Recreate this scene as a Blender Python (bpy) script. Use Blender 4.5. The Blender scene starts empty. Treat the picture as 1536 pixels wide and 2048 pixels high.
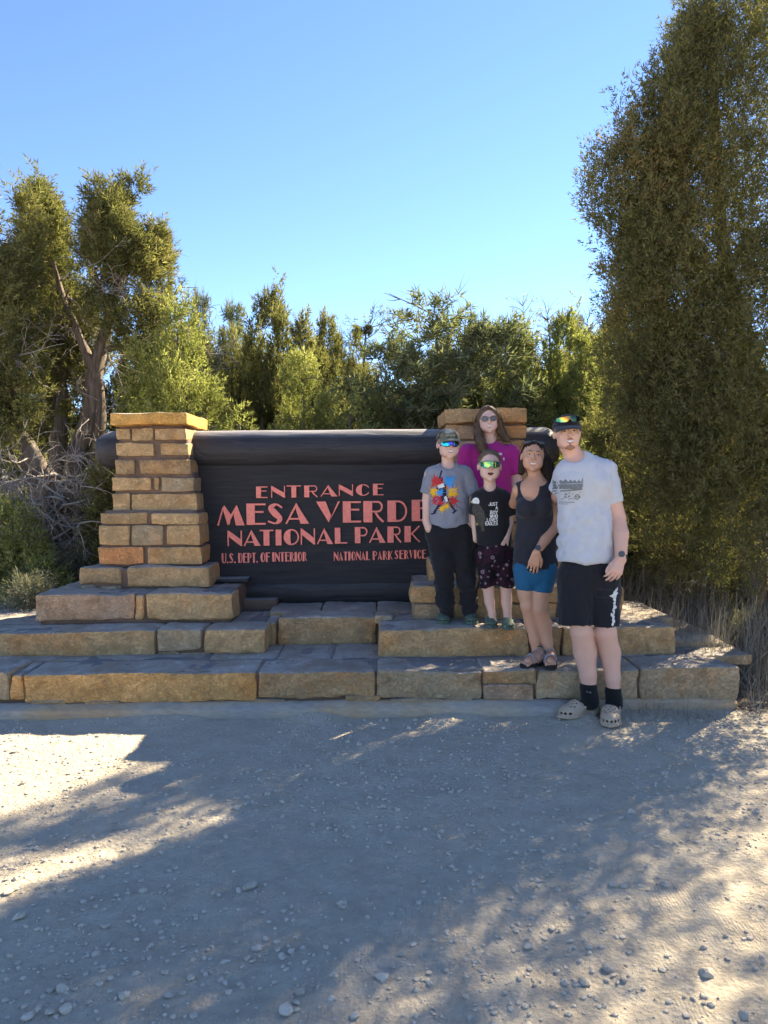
import bpy, math, random
import numpy as np
from mathutils import Vector, Matrix

sc = bpy.context.scene
COL = sc.collection
RNG = np.random.default_rng(7)
R = math.radians

# ------------------------------------------------------------------ camera
F_PX, H_CAM = 1500.0, 1.5
cam_d = bpy.data.cameras.new('camera')
cam_d.sensor_fit = 'VERTICAL'; cam_d.sensor_height = 24.0
cam_d.lens = F_PX / 2048 * 24.0
cam_d.clip_start = 0.05; cam_d.clip_end = 2000
cam = bpy.data.objects.new('camera', cam_d); COL.objects.link(cam)
CM = Matrix.Translation((0, 0, H_CAM)) @ Matrix.Rotation(R(90 - 2.82), 4, 'X') @ Matrix.Rotation(R(-0.45), 4, 'Z')
cam.matrix_world = CM
sc.camera = cam
sc.render.resolution_x = 768; sc.render.resolution_y = 1024

# ------------------------------------------------------------------ world, sun
SUN_VEC = Vector((0.94, 0.97, 1.0)).normalized()          # towards the sun
SUN_EL = math.asin(SUN_VEC.z); SUN_AZ = math.atan2(SUN_VEC.x, SUN_VEC.y)
w = bpy.data.worlds.new('World'); sc.world = w; w.use_nodes = True
nt = w.node_tree; nt.nodes.clear()
wo = nt.nodes.new('ShaderNodeOutputWorld'); bg = nt.nodes.new('ShaderNodeBackground')
sky = nt.nodes.new('ShaderNodeTexSky'); sky.sky_type = 'NISHITA'
sky.sun_disc = False; sky.sun_elevation = SUN_EL; sky.sun_rotation = SUN_AZ
sky.altitude = 2100; sky.air_density = 1.0; sky.dust_density = 0.0; sky.ozone_density = 1.2
bg.inputs['Strength'].default_value = 0.082
tint = nt.nodes.new('ShaderNodeMix'); tint.data_type = 'RGBA'; tint.blend_type = 'MULTIPLY'
tint.inputs[0].default_value = 1.0; tint.inputs[7].default_value = (0.61, 0.69, 0.83, 1)
nt.links.new(sky.outputs[0], tint.inputs[6]); nt.links.new(tint.outputs[2], bg.inputs[0]); nt.links.new(bg.outputs[0], wo.inputs[0])
sun_d = bpy.data.lights.new('sun', 'SUN'); sun_d.energy = 5.0; sun_d.angle = R(0.5); sun_d.color = (1.0, 0.86, 0.62)
sun = bpy.data.objects.new('sun', sun_d); COL.objects.link(sun)
sun.rotation_mode = 'QUATERNION'; sun.rotation_quaternion = (-SUN_VEC).to_track_quat('-Z', 'Y')
sun.location = (6, 6, 12)
vs = sc.view_settings
vs.view_transform = 'Standard'; vs.look = 'None'; vs.gamma = 1.0; vs.use_curve_mapping = False
vs.exposure = 2.25

# ------------------------------------------------------------------ placing helpers
CR = CM.to_3x3()
def ray(px, py):
    return CR @ Vector(((px - 768) / F_PX, (1024 - py) / F_PX, -1.0))
def P(px, py, Y):
    """world point seen at photo position (px, py) at depth Y"""
    d = ray(px, py); t = Y / d.y
    return Vector((d.x * t, Y, H_CAM + d.z * t))
def G(px, py, z=0.0):
    """world point seen at (px, py) on the level z"""
    d = ray(px, py); t = (z - H_CAM) / d.z
    return Vector((d.x * t, d.y * t, z))

# ------------------------------------------------------------------ noise
def _hash(i, j, k, seed):
    h = (i * 374761393 + j * 668265263 + k * 2147483647 + seed * 974634777) & 0xffffffff
    h = ((h ^ (h >> 13)) * 1274126177) & 0xffffffff
    h = h ^ (h >> 16)
    return (h & 0xffff) / 32767.5 - 1.0
def vnoise(p, seed=0):
    p = np.asarray(p, dtype=np.float64)
    f = np.floor(p); i = f.astype(np.int64); t = p - f
    t = t * t * (3 - 2 * t)
    out = 0
    for a in (0, 1):
        wx = t[:, 0] if a else 1 - t[:, 0]
        for b in (0, 1):
            wy = t[:, 1] if b else 1 - t[:, 1]
            for c in (0, 1):
                wz = t[:, 2] if c else 1 - t[:, 2]
                out = out + wx * wy * wz * _hash(i[:, 0] + a, i[:, 1] + b, i[:, 2] + c, seed)
    return out
def fbm(p, seed=0, octs=4, gain=0.5):
    p = np.asarray(p, dtype=np.float64); s = 0; a = 1.0; n = 0
    for o in range(octs):
        s = s + a * vnoise(p * (2.03 ** o) + 17.3 * o, seed + o); n += a; a *= gain
    return s / n

# ------------------------------------------------------------------ object helpers
OFF = {}
def fast_mesh(name, V, Fc, smooth=False, mats=(), mi=None):
    V = np.ascontiguousarray(V, dtype=np.float32); Fc = np.ascontiguousarray(Fc, dtype=np.int32)
    me = bpy.data.meshes.new(name)
    n, k = Fc.shape
    me.vertices.add(len(V)); me.vertices.foreach_set('co', V.ravel())
    me.loops.add(n * k); me.loops.foreach_set('vertex_index', Fc.ravel())
    me.polygons.add(n); me.polygons.foreach_set('loop_start', np.arange(0, n * k, k, dtype=np.int32))
    try: me.polygons.foreach_set('loop_total', np.full(n, k, dtype=np.int32))
    except Exception: pass
    me.polygons.foreach_set('use_smooth', np.full(n, bool(smooth), dtype=bool))
    for m in mats: me.materials.append(m)
    if mi is not None: me.polygons.foreach_set('material_index', np.asarray(mi, dtype=np.int32))
    me.update(calc_edges=True)
    if smooth == 'angle': me.polygons.foreach_set('use_smooth', np.full(n, True)); me.set_sharp_from_angle(angle=R(24))
    return me
def link(name, me, parent=None, off=None):
    o = bpy.data.objects.new(name, me); COL.objects.link(o)
    if parent is not None: o.parent = parent
    return o
def put(name, V, Fc, m, parent=None, smooth=False, base=None, color=None, mi=None):
    """one mesh object from world coordinates; parent = its thing or part"""
    V = np.asarray(V, dtype=np.float64)
    mats = m if isinstance(m, (list, tuple)) else (m,)
    if parent is not None:
        org = np.array(OFF[parent.name])
    else:
        org = np.array(base if base is not None else ((V[:, 0].min() + V[:, 0].max()) / 2, (V[:, 1].min() + V[:, 1].max()) / 2, V[:, 2].min()))
    if isinstance(Fc, list):
        me = bpy.data.meshes.new(name); me.from_pydata([tuple(v) for v in (V - org)], [], Fc)
        for q in mats: me.materials.append(q)
        if smooth: me.polygons.foreach_set('use_smooth', [True] * len(me.polygons))
        if mi is not None: me.polygons.foreach_set('material_index', mi)
        me.update()
    else:
        me = fast_mesh(name, V - org, Fc, smooth, mats, mi)
    o = link(name, me, parent)
    if parent is None: o.location = org
    OFF[o.name] = tuple(org)
    if color is not None: o.color = (*color[:3], 1)
    return o
def thing(name, label, cat, loc, group=None):
    o = bpy.data.objects.new(name, None); COL.objects.link(o)
    o.empty_display_size = 0.1
    o.location = loc; OFF[o.name] = tuple(loc)
    o['label'] = label; o['category'] = cat
    if group: o['group'] = group
    return o
def tag(o, label, cat, group=None, kind=None):
    o['label'] = label; o['category'] = cat
    if group: o['group'] = group
    if kind: o['kind'] = kind
    return o
def structure(o):
    o['kind'] = 'structure'; return o
class MB:
    """collects shapes into one mesh"""
    def __init__(s): s.V = []; s.F = []; s.n = 0
    def add(s, V, F):
        V = np.asarray(V, dtype=float); s.V.append(V); s.F += [tuple(int(i) + s.n for i in f) for f in F]; s.n += len(V)
    def box(s, c, h, rot=None):
        v = np.array([[x, y, z] for x in (-1, 1) for y in (-1, 1) for z in (-1, 1)], float) * np.array(h)
        if rot is not None: v = v @ np.array(rot).T
        s.add(v + np.array(c), [(0, 1, 3, 2), (4, 6, 7, 5), (0, 4, 5, 1), (2, 3, 7, 6), (0, 2, 6, 4), (1, 5, 7, 3)])
    def tube(s, pts, rad, n=8, cap=True, twist=0.0):
        V, F = tube(pts, rad, n, cap, twist); s.add(V, F)
    def get(s): return np.concatenate(s.V), s.F
def tube(pts, rad, n=8, cap=True, twist=0.0, fl=1.0):
    pts = np.asarray(pts, float); m = len(pts)
    rad = np.full(m, rad, float) if np.isscalar(rad) else np.asarray(rad, float)
    T = np.gradient(pts, axis=0); T /= np.linalg.norm(T, axis=1)[:, None] + 1e-9
    up = np.array([0, 0, 1.0]) if abs(T[0][2]) < 0.9 else np.array([1.0, 0, 0])
    u = np.cross(T[0], up); u /= np.linalg.norm(u)
    V = []
    for i in range(m):
        u = u - T[i] * np.dot(u, T[i]); u /= np.linalg.norm(u) + 1e-9
        v = np.cross(T[i], u)
        a = np.arange(n) * 2 * math.pi / n + twist * i
        V.append(pts[i] + rad[i] * (np.cos(a)[:, None] * u + fl * np.sin(a)[:, None] * v))
    V = np.concatenate(V); F = []
    for i in range(m - 1):
        for j in range(n):
            k = (j + 1) % n
            F.append((i * n + j, i * n + k, (i + 1) * n + k, (i + 1) * n + j))
    if cap:
        F.append(tuple(range(n))[::-1]); F.append(tuple((m - 1) * n + j for j in range(n)))
    return V, F
def spline(pts, n=20):
    """Catmull-Rom through points"""
    p = np.asarray(pts, float)
    if len(p) < 3:
        t = np.linspace(0, 1, n)[:, None]; return p[0] * (1 - t) + p[-1] * t
    q = np.vstack([2 * p[0] - p[1], p, 2 * p[-1] - p[-2]])
    out = []
    for u in np.linspace(0, len(p) - 1 - 1e-6, n):
        i = int(u); t = u - i
        a, b, c, d = q[i], q[i + 1], q[i + 2], q[i + 3]
        out.append(0.5 * ((2 * b) + (c - a) * t + (2 * a - 5 * b + 4 * c - d) * t * t + (3 * b - a - 3 * c + d) * t ** 3))
    return np.array(out)

# ------------------------------------------------------------------ material helpers
class NT:
    def __init__(s, name):
        s.m = bpy.data.materials.new(name); s.m.use_nodes = True
        s.t = s.m.node_tree; s.t.nodes.clear()
        s.out = s.t.nodes.new('ShaderNodeOutputMaterial')
        s.b = s.t.nodes.new('ShaderNodeBsdfPrincipled')
        s.t.links.new(s.b.outputs[0], s.out.inputs['Surface'])
    def n(s, typ, **kw):
        o = s.t.nodes.new(typ)
        for k, v in kw.items(): setattr(o, k, v)
        return o
    def l(s, a, b): s.t.links.new(a, b)
    def pos(s, sx=1, sy=1, sz=1, obj=False):
        if obj:
            g = s.n('ShaderNodeTexCoord'); src = g.outputs['Object']
        else:
            g = s.n('ShaderNodeNewGeometry'); src = g.outputs['Position']
        mp = s.n('ShaderNodeVectorMath', operation='MULTIPLY'); mp.inputs[1].default_value = (sx, sy, sz)
        s.l(src, mp.inputs[0]); return mp.outputs[0]
    def noise(s, scale, detail=5, rough=0.6, vec=None, dist=0.0):
        o = s.n('ShaderNodeTexNoise'); o.inputs['Scale'].default_value = scale
        o.inputs['Detail'].default_value = detail; o.inputs['Roughness'].default_value = rough
        o.inputs['Distortion'].default_value = dist
        if vec is not None: s.l(vec, o.inputs['Vector'])
        return o.outputs['Fac']
    def vor(s, scale, vec=None, feature='F1', out='Distance'):
        o = s.n('ShaderNodeTexVoronoi', feature=feature); o.inputs['Scale'].default_value = scale
        if vec is not None: s.l(vec, o.inputs['Vector'])
        return o.outputs[out]
    def ramp(s, fac, stops):
        o = s.n('ShaderNodeValToRGB'); e = o.color_ramp.elements
        while len(e) > 1: e.remove(e[0])
        e[0].position = stops[0][0]; e[0].color = (*stops[0][1], 1)
        for p_, c_ in stops[1:]:
            q = e.new(p_); q.color = (*c_, 1)
        s.l(fac, o.inputs[0]); return o.outputs[0]
    def rng(s, fac, a, b, c=0.0, d=1.0):
        o = s.n('ShaderNodeMapRange'); s.l(fac, o.inputs[0])
        for i, v in zip((1, 2, 3, 4), (a, b, c, d)): o.inputs[i].default_value = v
        return o.outputs[0]
    def mix(s, fac, a, b, mode='MIX'):
        o = s.n('ShaderNodeMix', data_type='RGBA', blend_type=mode)
        for sock, v in ((o.inputs[0], fac), (o.inputs[6], a), (o.inputs[7], b)):
            if isinstance(v, (int, float)): sock.default_value = v
            elif isinstance(v, tuple): sock.default_value = (*v[:3], 1)
            else: s.l(v, sock)
        return o.outputs[2]
    def math(s, op, a, b=0.0, clamp=False):
        o = s.n('ShaderNodeMath', operation=op, use_clamp=clamp)
        for sock, v in ((o.inputs[0], a), (o.inputs[1], b)):
            if isinstance(v, (int, float)): sock.default_value = v
            else: s.l(v, sock)
        return o.outputs[0]
    def bump(s, h, strength=0.5, dist=0.01, nrm=None):
        o = s.n('ShaderNodeBump'); o.inputs['Strength'].default_value = strength; o.inputs['Distance'].default_value = dist
        s.l(h, o.inputs['Height'])
        if nrm is not None: s.l(nrm, o.inputs['Normal'])
        return o.outputs[0]
    def set(s, color=None, rough=None, normal=None, metal=None, spec=None, **kw):
        for nm, v in (('Base Color', color), ('Roughness', rough), ('Metallic', metal), ('Specular IOR Level', spec), ('Normal', normal)):
            if v is None: continue
            if isinstance(v, (int, float)): s.b.inputs[nm].default_value = v
            elif isinstance(v, tuple): s.b.inputs[nm].default_value = (*v[:3], 1)
            else: s.l(v, s.b.inputs[nm])
        return s.m
def objcolor(t):
    return t.n('ShaderNodeObjectInfo').outputs['Color']
def simple(name, c, rough=0.6, var=0.12, scale=30, bump=0.2, bscale=200, bdist=0.002, spec=0.3, metal=0.0):
    t = NT(name); v = t.noise(scale, 4)
    a = tuple(max(0, x * (1 - var)) for x in c); b = tuple(min(1, x * (1 + var)) for x in c)
    v.node.inputs['Vector'].is_linked or t.l(t.pos(), v.node.inputs['Vector'])
    col = t.ramp(v, [(0.3, a), (0.7, b)])
    nz = t.noise(bscale, 3, vec=t.pos())
    return t.set(col, rough, t.bump(nz, bump, bdist), metal, spec)

# sandstone; the object's own colour tints each block
def m_sandstone():
    t = NT('sandstone'); p = t.pos()
    big = t.noise(2.2, 6, 0.65, p, 0.6); mid = t.noise(9, 8, 0.7, p, 0.3); fine = t.noise(60, 6, 0.7, p)
    base = t.mix(t.rng(mid, 0.3, 0.7), (0.62, 0.60, 0.55), (1.18, 1.12, 1.02))
    c = t.mix(1.0, objcolor(t), base, 'MULTIPLY')
    c = t.mix(t.rng(big, 0.5, 0.68, 0, 0.55), c, t.mix(1.0, c, (1.30, 0.86, 0.52), 'MULTIPLY'))
    c = t.mix(t.rng(fine, 0.52, 0.72, 0, 0.35), c, (0.10, 0.075, 0.05))
    pale = t.noise(5, 8, 0.75, p, 1.2)
    c = t.mix(t.rng(pale, 0.66, 0.74, 0, 0.55), c, (0.50, 0.44, 0.37))
    g = t.n('ShaderNodeNewGeometry'); sp = t.n('ShaderNodeSeparateXYZ'); t.l(g.outputs['Normal'], sp.inputs[0])
    topn = t.noise(3.0, 7, 0.7, p, 0.8)
    top = t.ramp(topn, [(0.3, (0.33, 0.28, 0.225)), (0.52, (0.46, 0.40, 0.33)), (0.66, (0.62, 0.56, 0.48))])
    dust = t.math('MULTIPLY', t.rng(sp.outputs['Z'], 0.55, 0.9), t.rng(topn, 0.25, 0.5, 0.7, 0.95))
    c = t.mix(dust, c, top)
    h = t.math('ADD', t.math('MULTIPLY', t.noise(28, 8, 0.75, p, 0.5), 1.0), t.math('MULTIPLY', t.vor(45, p), 0.5))
    h = t.math('ADD', h, t.math('MULTIPLY', fine, 0.5))
    rg = t.noise(16, 7, 0.8, t.pos(1, 1, 1.8), 1.4)      # chisel marks and bedding, their shading painted in as dark lines
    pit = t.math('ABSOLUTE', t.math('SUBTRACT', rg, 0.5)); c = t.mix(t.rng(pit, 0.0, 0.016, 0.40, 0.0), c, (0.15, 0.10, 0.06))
    c = t.mix(t.rng(t.vor(38, p), 0.06, 0.16, 0.35, 0.0), c, (0.15, 0.10, 0.06))  # dark pits in the colour stand in for shade in the relief
    h = t.math('ADD', h, t.math('MULTIPLY', t.rng(pit, 0.0, 0.03), 0.25))
    return t.set(c, 0.92, t.bump(h, 0.8, 0.011), spec=0.15)
M = {}
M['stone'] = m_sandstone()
def m_mortar():
    t = NT('mortar'); p = t.pos()
    c = t.ramp(t.noise(8, 7, 0.7, p), [(0.3, (0.115, 0.075, 0.055)), (0.6, (0.19, 0.125, 0.09)), (0.8, (0.26, 0.19, 0.14))])
    g = t.n('ShaderNodeNewGeometry'); sp = t.n('ShaderNodeSeparateXYZ'); t.l(g.outputs['Normal'], sp.inputs[0])
    c = t.mix(t.rng(sp.outputs['Z'], 0.6, 0.9, 0, 0.9), c, t.ramp(t.noise(5, 6, .7, p), [(.3, (.17, .155, .14)), (.7, (.32, .30, .28))]))
    return t.set(c, 0.95, t.bump(t.noise(90, 6, 0.7, p), 0.8, 0.006), spec=0.1)
M['mortar'] = m_mortar()
def m_footing():
    t = NT('concrete_footing'); p = t.pos(1, 1, 4)
    a = t.noise(1.6, 4, 0.5, t.pos(1, 1, 0.3)); b = t.noise(14, 6, 0.7, p)
    c = t.ramp(a, [(0.35, (0.36, 0.33, 0.29)), (0.48, (0.46, 0.38, 0.28)), (0.60, (0.50, 0.33, 0.18)), (0.75, (0.38, 0.31, 0.24))])
    c = t.mix(t.rng(b, 0.40, 0.75, 0, 0.6), c, (0.20, 0.17, 0.15))
    return t.set(c, 0.9, t.bump(t.noise(70, 6, 0.7, p), 0.5, 0.006), spec=0.1)
M['footing'] = m_footing()
def m_logpaint():
    t = NT('weathered_black_paint'); p = t.pos(0.6, 6, 6)
    g = t.noise(5, 9, 0.7, p, 0.3)
    c = t.ramp(g, [(0.3, (0.016, 0.015, 0.017)), (0.55, (0.030, 0.028, 0.031)), (0.72, (0.045, 0.043, 0.048)), (0.8, (0.10, 0.095, 0.095))])
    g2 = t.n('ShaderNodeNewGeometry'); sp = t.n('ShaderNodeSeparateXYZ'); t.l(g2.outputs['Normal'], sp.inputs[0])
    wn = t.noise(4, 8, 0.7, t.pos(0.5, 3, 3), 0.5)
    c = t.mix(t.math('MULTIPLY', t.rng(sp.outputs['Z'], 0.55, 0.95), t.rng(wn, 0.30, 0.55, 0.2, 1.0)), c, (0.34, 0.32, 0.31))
    crack = t.rng(t.vor(2.0, t.pos(0.5, 7, 7), 'DISTANCE_TO_EDGE'), 0.0, 0.02)
    h = t.math('ADD', t.noise(6, 8, 0.75, t.pos(0.5, 12, 12)), t.math('MULTIPLY', crack, 0.6))
    return t.set(c, 0.55, t.bump(h, 0.5, 0.009), spec=0.4)
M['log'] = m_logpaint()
def m_panel():
    t = NT('black_board'); p = t.pos(1, 10, 14)
    g = t.noise(3, 9, 0.7, p, 0.2)
    c = t.ramp(g, [(0.3, (0.020, 0.019, 0.020)), (0.6, (0.034, 0.032, 0.034)), (0.85, (0.062, 0.058, 0.058))])
    s = t.noise(2.2, 10, 0.8, t.pos(1, 1, 3), 1.0)
    c = t.mix(t.rng(s, 0.70, 0.78, 0, 0.35), c, (0.16, 0.15, 0.15))
    return t.set(c, 0.78, t.bump(g, 0.3, 0.005), spec=0.25)
M['panel'] = m_panel()
M['letter'] = simple('salmon_paint', (0.88, 0.26, 0.20), 0.7, 0.14, 40, 0.4, 120, 0.003, 0.25)
# ================================================================== GROUND
def m_ground():
    t = NT('dusty_gravel_ground'); p = t.pos()
    big = t.noise(0.7, 5, 0.6, p, 0.4); mid = t.noise(7, 8, 0.72, p, 0.3); fine = t.noise(150, 5, 0.75, p)
    c = t.ramp(mid, [(0.28, (0.51, 0.42, 0.305)), (0.5, (0.60, 0.51, 0.375)), (0.72, (0.66, 0.57, 0.44))])
    c = t.mix(t.rng(big, 0.35, 0.7, 0, 0.35), c, (0.36, 0.325, 0.28))
    c = t.mix(t.rng(fine, 0.58, 0.72, 0, 0.4), c, (0.23, 0.205, 0.175))
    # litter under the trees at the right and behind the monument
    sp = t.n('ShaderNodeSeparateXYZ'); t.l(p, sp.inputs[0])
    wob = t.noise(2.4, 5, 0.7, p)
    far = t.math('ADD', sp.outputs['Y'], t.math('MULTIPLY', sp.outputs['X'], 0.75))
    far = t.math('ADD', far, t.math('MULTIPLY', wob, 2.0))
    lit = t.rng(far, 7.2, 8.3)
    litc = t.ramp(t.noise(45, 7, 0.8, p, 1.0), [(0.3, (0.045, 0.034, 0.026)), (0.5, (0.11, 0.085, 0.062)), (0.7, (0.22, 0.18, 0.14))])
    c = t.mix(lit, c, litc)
    h = t.math('ADD', t.math('MULTIPLY', t.noise(22, 8, 0.8, p, 0.4), 0.9), t.math('MULTIPLY', t.vor(55, p), 0.35))
    h = t.math('ADD', h, t.math('MULTIPLY', fine, 0.16))
    # tread prints: patches of fine ridges in turning directions
    dirn = t.noise(1.3, 1, 0.5, p); w1 = t.n('ShaderNodeTexWave'); w1.inputs['Scale'].default_value = 26
    w1.inputs['Distortion'].default_value = 9; w1.inputs['Detail'].default_value = 2; w1.inputs['Detail Scale'].default_value = 0.35
    t.l(p, w1.inputs['Vector'])
    msk = t.rng(t.noise(3.1, 3, 0.6, p, 0.5), 0.53, 0.62)
    h = t.math('ADD', h, t.math('MULTIPLY', t.math('MULTIPLY', w1.outputs['Fac'], msk), 0.10))
    return t.set(c, 0.95, t.bump(h, 0.9, 0.028), spec=0.1)
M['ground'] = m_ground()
def ground_h(x, y):
    """height of the ground sheet"""
    p = np.stack([x, y, np.zeros_like(x)], 1)
    near = np.clip((7.5 - np.hypot(x, y)) / 4, 0, 1)
    h = 0.012 * fbm(p * 1.7, 3, 3) + near * (0.013 * fbm(p * 6, 5, 4, 0.6) + 0.009 * np.abs(fbm(p * 19, 9, 3, 0.6)))
    # gentle bank to the right rear and a rise far behind
    h += 0.10 * np.clip((x - 2.2) / 2.0, 0, 1) * np.clip((y - 3.2) / 2.5, 0, 1)
    r = np.clip((y - 14) / 60, 0, 1); h += 9 * r * r * (0.6 + 0.5 * np.clip((x + 5) / 20, 0, 1))
    flat = np.exp(-((np.clip(np.abs(y - 5.2) - 0.4, 0, None)) ** 2) / 0.08) * (np.abs(x) < 3.2)
    bank = np.clip((y - 4.32) / .3, 0, 1) * (y < 4.72) * (x < 1.3) * np.clip(.012 + .05 * vnoise(np.stack([x * 2.3, y * 1.5, x * 0], 1), 71), 0, .05)
    return h * (1 - 0.7 * flat) - 0.004 + bank
def build_ground():
    xs = np.unique(np.concatenate([-np.geomspace(2.6, 900, 40), np.arange(-2.6, 2.8, 0.0165), np.geomspace(2.8, 900, 40)]))
    ys = np.unique(np.concatenate([-np.geomspace(1.5, 900, 16), np.arange(-1.4, 1.5, 0.15), np.concatenate([np.arange(1.5, 3.2, 0.0145), np.arange(3.2, 4.9, 0.020)]), np.arange(4.9, 7, 0.07), np.geomspace(7, 1500, 60)]))
    X, Y = np.meshgrid(xs, ys); n, m = X.shape
    Z = ground_h(X.ravel(), Y.ravel())
    V = np.stack([X.ravel(), Y.ravel(), Z], 1)
    i = np.arange(n - 1)[:, None] * m + np.arange(m - 1)[None, :]; i = i.ravel()
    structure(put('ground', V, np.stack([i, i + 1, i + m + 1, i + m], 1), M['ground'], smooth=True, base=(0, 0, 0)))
build_ground()

# ================================================================== STONES
def rbox(lo, hi, r=0.018, cell=0.022, amp=0.006, seed=0, front=0.008, corners=None):
    """rounded, uneven block between two world corners; corners = optional shear of the front outline"""
    lo = np.array(lo, float); hi = np.array(hi, float)
    c = (lo + hi) / 2; h = (hi - lo) / 2
    r = min(r, h.min() * 0.8)
    n = np.clip(np.ceil(2 * h / cell).astype(int), 3, [40, 10, 12])
    ax = []
    for k in range(3):
        a = np.linspace(-1, 1, n[k] + 1); e = 1 - 0.55 * r / h[k]
        a = np.sign(a) * np.abs(a) ** 0.85
        ax.append(a)
    V = []; F = []; cnt = 0
    for k in range(3):
        u, v = (k + 1) % 3, (k + 2) % 3
        for s in (-1, 1):
            A, B = np.meshgrid(ax[u], ax[v], indexing='ij'); q = np.zeros((A.size, 3))
            q[:, k] = s; q[:, u] = A.ravel(); q[:, v] = B.ravel(); V.append(q)
            nu, nv = A.shape; i = (np.arange(nu - 1)[:, None] * nv + np.arange(nv - 1)).ravel() + cnt
            f = np.stack([i, i + nv, i + nv + 1, i + 1], 1)
            F.append(f if s > 0 else f[:, ::-1]); cnt += A.size
    V = np.concatenate(V) * h; F = np.concatenate(F)
    # weld
    key = np.round(V * 1e5).astype(np.int64); _, idx, inv = np.unique(key, axis=0, return_index=True, return_inverse=True)
    V = V[idx]; F = inv.ravel()[F]
    rr = r * (1 + 0.7 * vnoise((V + c) * 9, seed + 5))[:, None]
    q = np.clip(V, -(h - rr), h - rr); d = V - q; L = np.linalg.norm(d, axis=1)[:, None]
    V = np.where(L > 1e-6, q + d / np.maximum(L, 1e-6) * np.minimum(rr, L), V)
    nrm = V / h; nrm /= np.linalg.norm(nrm, axis=1)[:, None] + 1e-9
    w = V + c
    V = V + nrm * (amp * fbm(w * 7, seed, 3) + amp * 0.9 * fbm(w * 22, seed + 9, 3))[:, None]
    V[:, 1] -= np.where(V[:, 1] < 0, front * (0.6 * fbm(w * 5, seed + 3, 3) + np.abs(fbm(w * 13, seed + 4, 3)) + .55 * np.abs(vnoise(w * np.array([34, 34, 26]), seed + 6))), 0)
    # outline not square
    V[:, 2] += amp * 1.3 * vnoise(np.stack([w[:, 0] * 4, w[:, 0] * 0 + np.sign(V[:, 2]) * 7, w[:, 1] * 3], 1), seed + 11)
    V[:, 0] += amp * 1.3 * vnoise(np.stack([w[:, 2] * 7, w[:, 0] * 0 + np.sign(V[:, 0]) * 5, w[:, 1] * 3], 1), seed + 12)
    return V + c, F
TAN = (0.64, 0.44, 0.235); BRN = (0.52, 0.36, 0.20); ORA = (0.68, 0.41, 0.17); GRY = (0.52, 0.41, 0.27); RED = (0.66, 0.33, 0.15); GOLD = (0.76, 0.44, 0.14); PNK = (0.55, 0.39, 0.27)
_sd = [0]
def block(parent, x0, y0, x1, y1, Y, depth, col, r=0.013, amp=0.007, front=0.012, name='stone', zlo=None, zhi=None):
    a = P(x0, y1, Y); b = P(x1, y0, Y); m0 = P((x0 + x1) / 2, y1, Y).z; m1 = P((x0 + x1) / 2, y0, Y).z
    lo = (a.x, Y, m0 if zlo is None else zlo); hi = (b.x, Y + depth, m1 if zhi is None else zhi)
    _sd[0] += 1
    V, F = rbox(lo, hi, r, 0.022, amp, _sd[0] * 13, front)
    j = RNG.uniform(0.88, 1.1)
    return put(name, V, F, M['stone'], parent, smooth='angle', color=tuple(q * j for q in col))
def core(parent, lo, hi, name='mortar'):
    lo = np.array(lo); hi = np.array(hi); mb = MB(); mb.box((lo + hi) / 2, (hi - lo) / 2)
    # subdivide lightly so that the joints are not dead flat
    V, F = rbox(lo, hi, 0.008, 0.05, 0.003, 77, 0.003)
    return put(name, V, F, M['mortar'], parent, smooth=True)

Y1, Y2, YC, Y3, Y4 = 4.72, 5.22, 5.50, 5.48, 5.74
Z1 = P(600, 1343, Y1).z; Z2 = P(400, 1261, Y2).z; Z3 = P(250, 1192, Y3).z
ZF = P(600, 1402, Y1).z
steps = thing('stepped_base', 'broad stepped base of rough tan sandstone blocks carrying the park sign', 'stone steps', (0, 5.3, 0))
# footing
x0 = P(-330, 1400, Y1).x; x1 = P(1475, 1400, Y1).x
V, F = rbox((x0, Y1 - 0.13, -0.05), (1.2, 6.9, ZF), 0.02, 0.06, 0.004, 5, 0.004)
put('footing', V, F, M['footing'], steps, smooth=True)
V, F = rbox((1.19, Y1 - 0.02, -0.05), (x1, 6.5, ZF - .004), 0.02, 0.06, 0.006, 6, 0.004)
put('footing', V, F, M['footing'], steps, smooth=True)
# first step
core(steps, (x0 + .1, Y1 + .02, ZF - .01), (x1 - .05, 6.7, Z1 - 0.007))
for a in [(-320, 1350, -120, 1404, GRY), (-117, 1350, 19, 1402, GRY), (23, 1350, 46, 1402, ORA), (48, 1350, 512, 1404, ORA), (518, 1342, 747, 1397, BRN),
          (752, 1340, 962, 1398, GRY), (966, 1346, 1072, 1366, BRN), (966, 1369, 1068, 1400, PNK), (1074, 1345, 1180, 1398, GRY), (1183, 1345, 1277, 1398, GRY), (1280, 1348, 1478, 1404, GRY)]:
    up = a[3] > 1368
    block(steps, a[0], a[1], a[2], a[3], Y1, 0.34, a[4], 0.018, 0.009, 0.020, zhi=Z1 + RNG.uniform(-.004, .004) if a[1] < 1368 else None)
# thin packing stones under the first step
for a in [(60, 1402, 130, 1411), (170, 1403, 238, 1412), (500, 1400, 570, 1411), (690, 1393, 760, 1406), (780, 1399, 885, 1408), (888, 1397, 945, 1409)]:
    block(steps, *a, Y1 - .015, 0.1, BRN, 0.008, 0.003, 0.003)
# paving of the first tread behind its front row
xs_ = [-330, -60, 180, 420, 555, 665, 760, 960, 1130, 1300, 1500]
for i in range(len(xs_) - 1):
    a = P(xs_[i] + 1.2, 1330, 5.1).x; b = P(xs_[i + 1] - 1.2, 1330, 5.1).x
    j = RNG.uniform(-.02, .02)
    V, F = rbox((a, Y1 + .345, Z1 - .07), (b, 5.56 + j, Z1 - .003), 0.015, 0.05, 0.006, 300 + i, 0.006)
    put('stone', V, F, M['stone'], steps, smooth='angle', color=GRY)
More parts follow.
